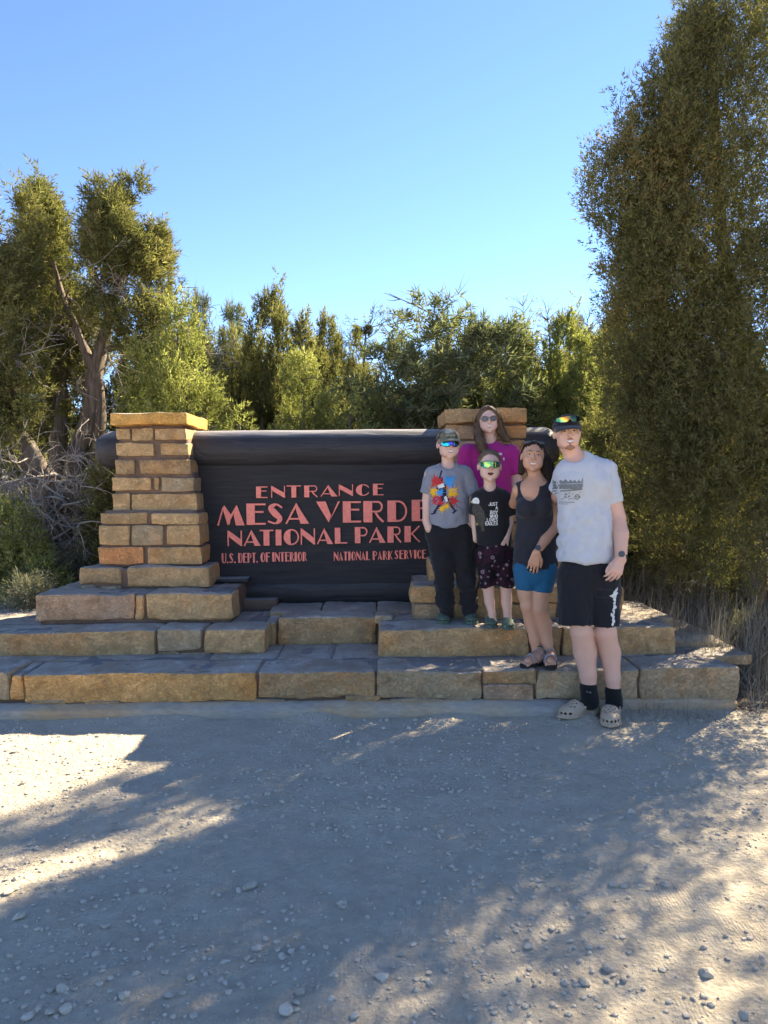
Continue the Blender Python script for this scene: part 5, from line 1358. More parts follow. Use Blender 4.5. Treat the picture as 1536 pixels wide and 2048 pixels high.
def clog(root, toe, heel, z, m, L=.27, tilt=0, name='clog'):
    """toe, heel = world xy of the two ends"""
    V, F = CLOG; V = V * (L / .27); d = np.array(toe) - np.array(heel); d = d / np.linalg.norm(d); s = np.array((d[1], -d[0]))
    c = (np.array(toe) + np.array(heel)) / 2
    if 'me' not in CLOGM: CLOGM['me'] = fast_mesh('clog', CLOG[0], CLOG[1], True, (m,))
    o = link(name, CLOGM['me'], root); org = OFF[root.name]; o.location = (c[0] - org[0], c[1] - org[1], z - org[2]); o.rotation_euler.z = math.atan2(-d[0], d[1]); o.scale = (L / .27,) * 3
    o.material_slots[0].link = 'OBJECT'; o.material_slots[0].material = m; return o
    W = np.stack([c[0] + V[:, 0] * s[0] + V[:, 1] * d[0], c[1] + V[:, 0] * s[1] + V[:, 1] * d[1], z + V[:, 2]], 1)
    o = put(name, W, F, m, root, smooth=True)
    return o
def gz(px, py, z): v = G(px, py, z); return (v.x, v.y)
SK_M = m_skin('man_skin', (.65, .40, .30)); SK_W = m_skin('woman_skin', (.56, .315, .20)); SK_K = m_skin('child_skin', (.66, .44, .345)); SK_G = m_skin('girl_skin', (.66, .43, .35))
M['blonde'] = m_hair('short_brown_hair', (.10, .065, .040), (.22, .15, .095)); M['dark'] = m_hair('dark_hair', (.010, .007, .006), (.045, .028, .020)); M['brown'] = m_hair('long_brown_hair', (.055, .032, .020), (.20, .125, .075))
M['beard'] = m_hair('auburn_beard', (.24, .11, .07), (.40, .22, .145))
def bounds(pts, Y, z0, z1, dx=.12, dy=.30):
    xs = [q(p[0], p[1], Y)[0] for p in pts]; return (min(xs) - dx, Y - dy, z0), (max(xs) + dx, Y + dy, z1)
def box(c, r): return (np.array(c) - r, np.array(c) + r)
def strands(name, root, m, lines, rad, n=5):
    mb = MB()
    for l in lines: mb.tube(l, rad * np.linspace(1, .35, len(l)), n)
    V, F = mb.get(); return put(name, V, F, m, root, smooth=True)
def cap_hat(root, c, h, Q, crown_m, brim_m, brim=True, top=.46, lift=0.0, panel=None, badge=None):
    L = lambda x, y, z: c + Q @ (np.array((x, y, z)) * h)
    S = Vol(c - .21, c + .21, .005); S.ell(L(0, .02, .15 + lift), np.array((.375, .445, .36)) * h, 0, Q)
    S.ell(L(0, -.13, .28 + lift), np.array((.26, .26, .20)) * h, .02, Q)
    up = Q @ np.array((0, 0, 1.0)); o = L(0, 0, .165 + lift)
    fw = Q @ np.array((0, -1.0, 0))
    S.clip(lambda X, Y, Z: -((X - o[0]) * (up[0] + .18 * fw[0] * 0) + (Y - o[1]) * up[1] + (Z - o[2]) * up[2]))
    hat = part('cap', S, crown_m, root, rel=1)
    # brim
    V = []; F = []; nu, nv = 19, 7
    for off in (0, -.022):
        for j in range(nv):
            for i in range(nu):
                u = -1 + 2 * i / (nu - 1); v = j / (nv - 1); a = u * 1.12
                r0 = (.37 * math.sin(a), -.43 * math.cos(a)); ext = .30 * max(0, math.cos(a * 1.15)) ** .6
                V.append(L(r0[0] * (1 + .05 * v), r0[1] - ext * v, .19 + lift - .10 * v * math.cos(a) - .085 * u * u * v * 1.3 + off))
    for o_ in (0, nu * nv):
        for j in range(nv - 1):
            for i in range(nu - 1):
                a = o_ + j * nu + i; f = (a, a + nu, a + nu + 1, a + 1); F.append(f if o_ == 0 else f[::-1])
    rim = [i for i in range(nu)] + [j * nu + nu - 1 for j in range(1, nv)] + [(nv - 1) * nu + i for i in range(nu - 2, -1, -1)] + [j * nu for j in range(nv - 2, 0, -1)]
    for a, b in zip(rim, rim[1:] + rim[:1]): F.append((a, b, b + nu * nv, a + nu * nv))
    put('brim', np.array(V), F, brim_m, hat, smooth=True)
    a = c + Q @ (np.array((0, .02, .52 + lift)) * h); W, F2 = I1; put('button', W * .006 + a, F2, brim_m, hat, smooth=True)
    if badge is not None:
        pr = printer(hat); bx, by, bw, bh, Yb, mats, polys = badge; pr(polys, Yb, mats, 'badge', .002, .006)
    return hat

# ------------------------------------------------------------------ MAN
def man():
    Y = 4.62
    root = thing('person', 'tall smiling man in pale grey t-shirt, black shorts and tan clogs, rightmost person', 'person', (q(1180, 1400, 4.58)[0], 4.58, 0), None)
    lo, hi = bounds([(1095, 900), (1258, 1100)], Y, .03, 2.0, .03, .28)
    hc = q(1134, 868, Y - .02); h = .228; Q = rotm(yaw=-4, pitch=-2, roll=-3)
    wr = q(1242, 1117, Y - .13)
    S = Vol(lo, hi, .0105, [box(hc, .16), (wr - np.array((.10, .1, .22)), wr + np.array((.06, .1, .03)))], .0050)
    head(S, hc, h, Q, neck=(q(1153, 922, Y + .02), .057))
    # torso under the shirt
    S.cap(q(1166, 955, Y), q(1174, 1060, Y), .150, .135, .03, .66); S.cap(q(1174, 1060, Y), q(1178, 1130, Y), .135, .135, .03, .66)
    S.cap(q(1134, 942, Y), q(1212, 940, Y), .062, .062, .03)
    limb(S, [(1211, 944, 38), (1234, 1035, 33), (1241, 1068, 32, -.06), (1242, 1117, 23, -.13)], Y, .014)
    limb(S, [(1131, 945, 36, .02), (1124, 985, 30, .10), (1108, 1005, 26, .40)], Y, .014)
    hand(S, wr, q(1219, 1178, Y - .22) - wr, np.array((.25, -1, .1)), np.array((-1, 0, 0)), 1.08, (22, 30, 26), (.8, .35))
    for pts in ([(1154, 1150, 44), (1160, 1240, 42), (1163, 1262, 44, -.01), (1170, 1305, 45, .02), (1176, 1350, 33), (1179, 1385, 29), (1182, 1402, 30)],
                [(1203, 1150, 44), (1210, 1240, 40), (1211, 1264, 42, -.01), (1220, 1306, 41, .02), (1225, 1355, 30), (1228, 1390, 26), (1231, 1410, 28)]):
        limb(S, pts, Y - .04, .018)
    body = part('body', S, SK_M, root, one=True)
    facebits(root, hc, h, Q, True, M['beard'], .15, .028, lipm='lips')
    L = lambda x, y, z: hc + Q @ (np.array((x, y, z)) * h)
    S = Vol(hc - .14, hc + .1, .003)       # short moustache and goatee
    for s_ in (-1, 1): S.cap(L(s_ * .015, -.412, -.160), L(s_ * .135, -.362, -.205), .020 * h, .014 * h, .004); S.cap(L(s_ * .07, -.375, -.36), L(s_ * .10, -.33, -.40), .030 * h, .03 * h, .01)
    S.ell(L(0, -.365, -.385), np.array((.085, .060, .075)) * h, .006, Q); S.ell(L(0, -.400, -.315), np.array((.028, .02, .03)) * h, .004, Q)
    V, F = S.mesh(); V = folds(V, F, .0016, (260, 260, 160), 4); put('beard', V, F, M['beard'], root, smooth=True)
    S = Vol(hc - .16, hc + .16, .005); S.ell(L(0, .09, .10), np.array((.345, .405, .36)) * h, 0, Q); o = L(0, -.10, 0); S.clip(lambda X, Y_, Z: (o[1] - Y_) + 0 * X + 0 * Z); o2 = L(0, 0, -.06); S.clip(lambda X, Y_, Z: (o2[2] - Z) + 0 * X + 0 * Y_)
    part('hair', S, M['blonde'], root)
    hat = cap_hat(root, hc, h, Q, m_cloth('dark_cap_cloth', (.018, .02, .03)), m_cloth('dark_brim_cloth', (.03, .032, .04)))
    mm = m_mirror('orange_mirror_lens', [(0.0, (.02, .45, .75)), (.2, (.05, .55, .45)), (.32, (.75, .55, .04)), (.48, (.75, .14, .03)), (.62, (.10, .16, .05)), (.8, (.02, .05, .03)), (1, (.01, .02, .03))])
    g = thing('sunglasses', 'orange mirror wraparound sunglasses worn up on the dark cap of the man', 'sunglasses', tuple(hc + np.array((0, -.1, .06))))
    lens_shield('lens', g, hc + Q @ np.array((0, -.012, .070)), h * 1.08, Q, mm, M['black_plastic'], .29, -.045, .12, -.46, .06)
    # shirt
    sc_ = q(1172, 1000, Y); S = Vol((lo[0], Y - .26, P(1170, 1128, Y).z), (hi[0], Y + .24, P(1170, 900, Y).z), .0080)
    S.cap(q(1165, 958, Y), q(1172, 1050, Y), .162, .158, .03, .68); S.cap(q(1172, 1050, Y), q(1172, 1150, Y), .162, .182, .03, .78)
    S.ell(q(1150, 965, Y - .04), (.095, .09, .09), .04); S.ell(q(1195, 965, Y - .04), (.085, .085, .085), .04)
    S.cap(q(1134, 944, Y), q(1208, 941, Y), .071, .074, .03); S.cap(q(1156, 925, Y), q(1156, 935, Y), .078, .09, .03)
    A = q(1210, 944, Y); B = q(1226, 1006, Y); S.cap(A, A + (B - A) * 1.0, .073, .067, .012, flat=True)
    A2 = q(1131, 946, Y + .02); B2 = q(1122, 982, Y + .09); S.cap(A2, B2, .070, .076, .012, flat=True)
    zb = P(1172, 1122, Y).z; S.clip(lambda X, Y_, Z: zb + .004 * np.sin(X * 40) - Z + 0 * Y_)
    nc = q(1152, 906, Y - .09); S.ell(nc, (.078, .12, .055), .004, rotm(roll=-14), -1)
    V, F = S.mesh(); V, F = biggest(V, F); V = relax(V, F, 2)
    zt = P(0, 1000, Y).z
    V = folds(V, F, .014, (8, 8, 11), 3, lambda v: .35 + .75 * np.clip((zt - v[:, 2]) / .3, 0, 1))
    V = folds(V, F, .006, (20, 14, 7), 8)
    t = m_cloth('pale_grey_jersey', (.50, .52, .555), .05, .85, 700, .2); shirt = put('shirt', V, F, t, root, smooth=True)
    pm = simple('faded_grey_print', (.16, .18, .19), .8, .25, 90)
    rg = np.random.default_rng(4); pol = []
    xs = np.linspace(1117, 1165, 13); ridge = [958 + 5 * rg.random() + (4 if i % 2 else -3) for i in range(13)]; ridge[-1] = 955
    pol.append(([(x, y) for x, y in zip(xs, ridge)] + [(1165, 966), (1117, 968)], 0))
    for i in range(11): a = 1118 + i * 4.2; pol.append(([(a, 968 + rg.random()), (a + 2.6, 968), (a + 4, 978), (a, 979)], 0))
    pol.append(([(1117, 969), (1165, 967), (1165, 974), (1117, 980)], 0)); pol.append(([(1117, 982), (1165, 977), (1164, 980), (1117, 985)], 0))
    for i in range(46): x = rg.uniform(1118, 1161); y = rg.uniform(984, 999); pol.append(([(x, y), (x + rg.uniform(2, 4), y - .6), (x + rg.uniform(2, 4), y + 1.2), (x, y + 1.4)], 0))
    for i in range(17): x = 1121 + i * 1.8; pol.append(([(x, 1004), (x + 1.2, 1004), (x + 1.2, 1006), (x, 1006)], 0))
    for i in range(9): x = 1124 + i * 1.8; pol.append(([(x, 1008), (x + 1.1, 1008), (x + 1.1, 1009.5), (x, 1009.5)], 0))
    printer(shirt)(pol, Y - .12, [pm])
    # shorts
    S = Vol((lo[0], Y - .22, P(0, 1262, Y - .05).z), (hi[0], Y + .22, P(0, 1105, Y).z), .0080)
    S.cap(q(1175, 1112, Y), q(1178, 1145, Y - .01), .152, .168, .02, .74)
    S.cap(q(1150, 1150, Y - .02), q(1151, 1256, Y - .05), .107, .104, .02, .95); S.cap(q(1205, 1150, Y - .02), q(1209, 1262, Y - .05), .105, .088, .02, .95)
    S.cap(q(1226, 1182, Y - .02), q(1224, 1225, Y - .02), .05, .045, .012)
    zb1 = P(1150, 1248, Y - .05).z
    S.clip(lambda X, Y_, Z: zb1 - .014 * (X > q(1185, 1250, Y)[0]) + .006 * np.sin(X * 28) - Z + 0 * Y_)
    V, F = S.mesh(); V, F = biggest(V, F); V = relax(V, F, 2); V = folds(V, F, .011, (9, 9, 5), 5)
    sh = put('shorts', V, F, m_cloth('black_twill', (.012, .013, .017), .1, .8, 900, .3), root, smooth=True)
    wm = simple('white_print', (.62, .62, .60), .8, .2, 60); bl = simple('pocket_seam', (.03, .03, .035), .8); rg = np.random.default_rng(3); pol = []
    for i in range(26):
        t_ = i / 25; x = 1236 - 8 * t_ + rg.normal() * 1.6; y = 1180 + 70 * t_; w_ = rg.uniform(1.0, 4.5) * (1.3 if .05 < t_ < .25 else .8)
        pol.append(([(x, y - 4), (x + w_, y - 1), (x + w_ * .6, y + 3), (x - w_ * .4, y + 4), (x - w_, y)], 0))
    pol += [([(1221, 1193), (1240, 1186), (1241, 1190), (1228, 1197)], 0), ([(1193, 1179), (1232, 1181), (1232, 1182.6), (1193, 1180.6)], 1), ([(1193, 1179), (1194.2, 1179), (1198, 1196), (1196.6, 1196)], 1), ([(1197, 1195), (1230, 1197), (1230, 1198.6), (1197, 1196.6)], 1)]
    printer(sh)(pol, Y - .15, [wm, bl])
    for pts, nm in (([(1177, 1374, 32), (1179, 1392, 31), (1181, 1404, 31)], 0), ([(1226, 1383, 30), (1228, 1398, 29), (1229, 1408, 30)], 1)):
        S = Vol(q(pts[0][0], 1430, 4.58) - np.array((.1, .16, 0)), q(pts[0][0], 1365, 4.58) + np.array((.12, .16, .02)), .005); limb(S, pts, Y - .04, .01, .005); a = pts[2]
        f0 = np.array(((1.262, 4.617, .062), (1.392, 4.565, .062))[nm]); S.cap(f0, f0 + np.array(((-.075, -.031, -.012), (-.03, -.075, -.012))[nm]), .036, .030, .02); zt_ = P(0, pts[0][1], 4.58).z; S.clip(lambda X, Y_, Z: Z - zt_ + 0 * X + 0 * Y_); sk = part('sock', S, M['sock'], root)
        if nm == 0: printer(sk)([([(1175, 1388), (1177, 1384), (1179, 1388), (1178, 1388), (1177, 1386.5), (1176, 1388)], 0), ([(1180, 1389), (1183, 1384.5), (1185.5, 1389), (1184, 1389), (1183, 1387), (1181.5, 1389)], 0)], 4.5, [simple('grey_logo_thread', (.18, .18, .18), .8)])
    clog(root, (1.065, 4.535), (1.345, 4.65), 0.004, M['tan_foam'], .285); clog(root, (1.32, 4.36), (1.425, 4.63), 0.004, M['tan_foam'], .285)
    watch(root, wr, q(1219, 1178, Y - .22) - wr, .037, 'wristwatch'); ring(root, wr + (q(1219, 1178, Y - .22) - wr) * .72 + np.array((.014, -.012, 0)), q(1219, 1178, Y - .22) - wr, .0115, M['black_plastic'])
def watch(root, wr, d, r, name):
    d = d / np.linalg.norm(d); c = wr - d * .012; side = np.cross(d, (0, -1, 0)); side /= np.linalg.norm(side); fr = np.cross(side, d); fr *= np.sign(-fr[1])
    V = []; n = 22
    for t_ in (-.011, .011):
        for rr_ in (r * .93, r * 1.05):
            for i in range(n): a = 2 * math.pi * i / n; V.append(c + d * t_ + (side * math.cos(a) + fr * math.sin(a) * .85) * rr_)
    F = []
    for i in range(n):
        j = (i + 1) % n; F += [(n + i, n + j, 3 * n + j, 3 * n + i), (i, 2 * n + i, 2 * n + j, j), (i, j, n + j, n + i), (2 * n + i, 3 * n + i, 3 * n + j, 2 * n + j)]
    w = put(name, np.array(V), F, M['black_plastic'], root, smooth=True)
    f = c + (fr * .8 + side * .45) / .918 * r * .92; W, F2 = tube([f, f + (fr * .8 + side * .45) * .010], [.020, .018], 16); put('dial', W, F2, simple('watch_dial', (.09, .095, .10), .3, spec=.6), w, smooth=False)
def ring(root, c, d, r, m):
    d = d / np.linalg.norm(d); W, F = tube([c - d * .0028, c + d * .0028], [r, r], 14); put('ring', W, F, m, root, smooth=True)
man()

# ------------------------------------------------------------------ WOMAN
def woman():
    Y = 4.93; z0 = Z1
    root = thing('person', 'smiling dark haired woman in black tank top and teal bike shorts beside the tall man', 'person', (q(1080, 1330, 4.9)[0], 4.9, z0))
    lo, hi = bounds([(1005, 900), (1128, 1100)], Y, z0 - .01, P(0, 868, Y).z, .03, .26)
    hc = q(1066, 914, Y - .02); h = .222; Q = rotm(yaw=-8, pitch=-3, roll=4)
    wr = q(1073, 1104, Y - .17)
    S = Vol(lo, hi, .0105, [box(hc, .15), (wr - np.array((.08, .08, .16)), wr + np.array((.08, .08, .03))), (np.array((hi[0] - .45, 4.7, z0)), np.array((hi[0], 4.95, z0 + .10)))], .0050)
    head(S, hc, h, Q, True, neck=(q(1073, 958, Y + .01), .047)); S.cap(q(1073, 966, Y), q(1073, 976, Y), .050, .085, .03, .8)
    S.cap(q(1042, 979, Y), q(1096, 976, Y), .046, .044, .03); S.cap(q(1070, 990, Y), q(1069, 1030, Y), .118, .108, .03, .72)
    for a in (1052, 1084): S.ell(q(a, 1014, Y - .07), (.060, .058, .062), .03)
    S.cap(q(1070, 1040, Y), q(1070, 1075, Y), .105, .112, .03, .72); S.cap(q(1070, 1080, Y), q(1070, 1135, Y), .12, .135, .03, .78)
    limb(S, [(1101, 978, 28), (1112, 1038, 25, -.01), (1110, 1052, 24, -.02), (1090, 1080, 20, -.10), (1074, 1104, 16, -.17)], Y, .012)
    limb(S, [(1037, 981, 26), (1030, 1006, 22, .16), (1010, 1015, 20, .42)], Y, .012)
    hand(S, wr, q(1064, 1143, Y - .15) - wr, np.array((-.15, -1, .15)), np.array((1, 0, 0)), .94, (10, 16, 14), (.75, .55), .16)
    for pts in ([(1050, 1140, 40), (1051, 1185, 32), (1055, 1212, 27, -.01), (1062, 1242, 27, .02), (1069, 1280, 20, .01), (1074, 1312, 16, .0)],
                [(1090, 1140, 44), (1080, 1190, 37), (1078, 1215, 33, -.01), (1087, 1248, 32, .02), (1094, 1285, 23, .01), (1099, 1318, 17, -.02)]):
        limb(S, pts, Y - .03, .016)
    feet = [(gz(1036, 1340, z0), gz(1086, 1326, z0)), (gz(1101, 1350, z0), gz(1101, 1323, z0))]
    for toe, heel in feet:
        toe = np.array((*toe, z0 + .030)); heel = np.array((*heel, z0 + .045)); dd = toe - heel; dd /= np.linalg.norm(dd); toe = heel + dd * .185; sd = np.array((dd[1], -dd[0], 0))
        S.cap(heel, heel + dd * .10, .031, .034, .015); S.cap(heel + dd * .08, toe - dd * .03, .034, .027, .015); S.cap(heel + dd * .02 + np.array((0, 0, .03)), heel + dd * .10 + np.array((0, 0, .008)), .026, .024, .02)
        for i, l_ in enumerate((.022, .020, .015, .009, .003)):
            o = sd * (-.028 + .0145 * i) * (1 if dd[0] < -.3 else -1); r_ = .0098 if i == 0 else .0068; S.cap(toe - dd * .03 + o * .9, toe + dd * (l_ - .008) + o - np.array((0, 0, .010)), r_ + .001, r_, .003)
    part('body', S, SK_W, root, one=True)
    facebits(root, hc, h, Q, True, M['dark'], .145, .026, brow_w=.009)
    L = lambda x, y, z: hc + Q @ (np.array((x, y, z)) * h)
    # hair: swept back, falling behind the shoulder at the right of the picture
    S = Vol(hc - np.array((.17, .16, .36)), hc + np.array((.22, .22, .17)), .0055)
    S.ell(L(0, .08, .14), np.array((.343, .405, .365)) * h, 0, Q); S.ell(L(0, -.34, -.03), np.array((.268, .30, .355)) * h, .006, Q, -1); S.ell(L(-.30, -.1, -.15), np.array((.12, .25, .22)) * h, .006, Q, -1)
    S.cap(L(.31, .06, .10), L(.34, .10, -.22), .05 * h, .09 * h, .02)
    S.cap(L(-.30, .12, .0), L(-.30, .16, -.45), .10 * h, .10 * h, .02)
    pts = [L(.30, .16, 0), L(.42, .14, -.30), L(.52, .16, -.55), L(.62, .22, -.85), L(.66, .25, -1.15)]
    for a, b, r_ in zip(pts[:-1], pts[1:], (.17, .15, .14, .11)): S.cap(a, b, r_ * h, r_ * h * .9, .02)
    V, F = S.mesh(); V = relax(V, F, 1); V = folds(V, F, .005, (70, 70, 14), 3); put('hair', V, F, M['dark'], root, smooth=True)
    rg = np.random.default_rng(8); ln = []
    for _ in range(150):
        o = rg.normal(size=3) * .085 * h; ph = rg.random() * 6; ln.append(spline([p_ + o * (1 + .12 * i) + np.array((math.sin(i * 1.7 + ph), math.cos(i * 1.3 + ph), 0)) * .008 for i, p_ in enumerate(pts)], 14))
    for _ in range(80):
        s = rg.choice((-1, 1)); x = rg.uniform(.0, .22); ln.append(spline([L(s * x * .4 + .02, -.33 + x * .4, .37), L(s * (.16 + x * .6), -.24 + x * .5, .38 - x * .4), L(s * .345, .02 + x * .3, .10), L(s * .35, .12 + x * .2, -.12)], 10))
    strands('hair_strands', root, M['dark'], ln, .0016, 3)
    g = thing('sunglasses', 'dark sunglasses pushed up on the hair of the woman', 'sunglasses', tuple(hc + np.array((0, -.05, .09))))
    dm = simple('dark_lens', (.05, .05, .055), .12, .1, 40, 0, spec=.7); gc = hc + Q @ np.array((.0, .02, .082))
    for s in (-1, 1):
        W, F = I2; W = W * np.array((.145, .05, .055)) * h; Qt = Q @ rotm(pitch=-48); put('lens', W @ Qt.T + gc + Q @ (np.array((s * .165, -.22, .03)) * h), F, dm, g, smooth=True)
        put('temple', *tube([gc + Q @ (np.array((s * .32, -.2, .02)) * h), gc + Q @ (np.array((s * .38, .1, -.12)) * h)], .0028, 6), M['black_plastic'], g, smooth=True)
    # tank top
    S = Vol((lo[0], Y - .24, P(0, 1155, Y).z), (hi[0], Y + .22, P(0, 955, Y).z), .0070)
    S.cap(q(1040, 979, Y), q(1096, 978, Y), .052, .050, .03); S.cap(q(1070, 990, Y), q(1069, 1030, Y), .124, .116, .03, .74)
    for a in (1052, 1084): S.ell(q(a, 1016, Y - .072), (.066, .062, .070), .035)
    S.cap(q(1070, 1035, Y), q(1070, 1075, Y), .120, .128, .03, .76); S.cap(q(1070, 1080, Y), q(1070, 1160, Y), .132, .158, .03, .80)
    zb = P(1070, 1141, Y - .1).z; S.clip(lambda X, Y_, Z: zb + .02 * (X - q(1070, 0, Y)[0]) / .1 * .4 + .005 * np.sin(X * 45) - Z + 0 * Y_)
    nk = q(1062, 974, Y - .12); S.ell(nk, (.062, .16, .090), .003, None, -1); S.ell(q(1072, 955, Y), (.070, .25, .06), .003, None, -1)
    S.ell(q(1112, 985, Y), (.050, .2, .105), .003, None, -1); S.ell(q(1019, 985, Y), (.046, .2, .105), .003, None, -1)
    V, F = S.mesh(); V, F = biggest(V, F); V = relax(V, F, 1); zt = P(0, 1040, Y).z
    V = folds(V, F, .010, (11, 11, 5), 4, lambda v: np.clip((zt - v[:, 2]) / .15, 0.05, 1)); put('tank_top', V, F, m_cloth('charcoal_knit', (.026, .027, .034), .08), root, smooth=True)
    # bike shorts
    S = Vol((lo[0], Y - .2, P(0, 1195, Y).z), (hi[0], Y + .2, P(0, 1120, Y).z), .0070); S.cap(q(1070, 1120, Y), q(1070, 1140, Y), .135, .142, .02, .8)
    limb(S, [(1049, 1140, 46), (1050, 1200, 31)], Y - .03, .012); limb(S, [(1091, 1140, 49), (1079, 1200, 40)], Y - .03, .012)
    zb = P(1070, 1184, Y - .1).z; S.clip(lambda X, Y_, Z: zb - .1 * (X - q(1060, 0, Y)[0]) - Z + 0 * Y_)
    part('bike_shorts', S, m_cloth('teal_lycra', (.012, .105, .215), .06, .6, 900, .1), root, one=True)
    # sandals
    sm = simple('black_rubber_sole', (.02, .02, .02), .8); s1 = simple('grey_woven_strap', (.33, .30, .34), .8, .3, 160); s2 = simple('green_strap', (.02, .10, .08), .7, .2, 120)
    for (toe, heel) in feet:
        toe = np.array((*toe, z0)); heel = np.array((*heel, z0)); dd = toe - heel; dd /= np.linalg.norm(dd); sd = np.array((dd[1], -dd[0], 0)); V = []; F = []; n = 15
        for z in (.0, .022):
            for i in range(n):
                t_ = i / (n - 1); c = heel - dd * .035 + dd * (.255 * t_); w_ = np.interp(t_, [0, .05, .2, .5, .75, .95, 1], [.012, .026, .032, .030, .044, .030, .010])
                for s in (-1, 1): V.append(c + sd * w_ * s + np.array((0, 0, z + .002)))
        m_ = 2 * n
        for i in range(n - 1): a = 2 * i; F += [(a, a + 1, a + 3, a + 2), (m_ + a, m_ + a + 2, m_ + a + 3, m_ + a + 1), (a, a + 2, m_ + a + 2, m_ + a), (a + 1, m_ + a + 1, m_ + a + 3, a + 3)]
        F += [(0, m_, m_ + 1, 1), (m_ - 2, m_ - 1, 2 * m_ - 1, 2 * m_ - 2)]
        sdl = put('sandal', np.array(V), F, sm, root)
        for t0, t1, hh, mt in ((.105, .15, .056, s1), (.15, .105, .058, s1), (.055, .075, .080, s1), (.02, .035, .098, s2)):
            pt = [heel + dd * (t0 + (t1 - t0) * (u + 1) / 2) + sd * .041 * math.sin(u * 1.5) + np.array((0, 0, .020 + hh * math.cos(u * 1.5) ** .8)) for u in np.linspace(-1, 1, 11)]
            V_, F_ = tube(pt, .0085, 8, True, 0, .35); put('strap', V_, F_, mt, sdl, smooth=True)
    watch(root, wr, wr - q(1090, 1080, Y - .10), .030, 'wristwatch'); ring(root, wr + (q(1064, 1143, Y - .15) - wr) * .88 + np.array((-.012, -.016, 0)), q(1064, 1143, Y - .15) - wr, .0102, simple('silver', (.75, .75, .75), .2, metal=1))
woman()

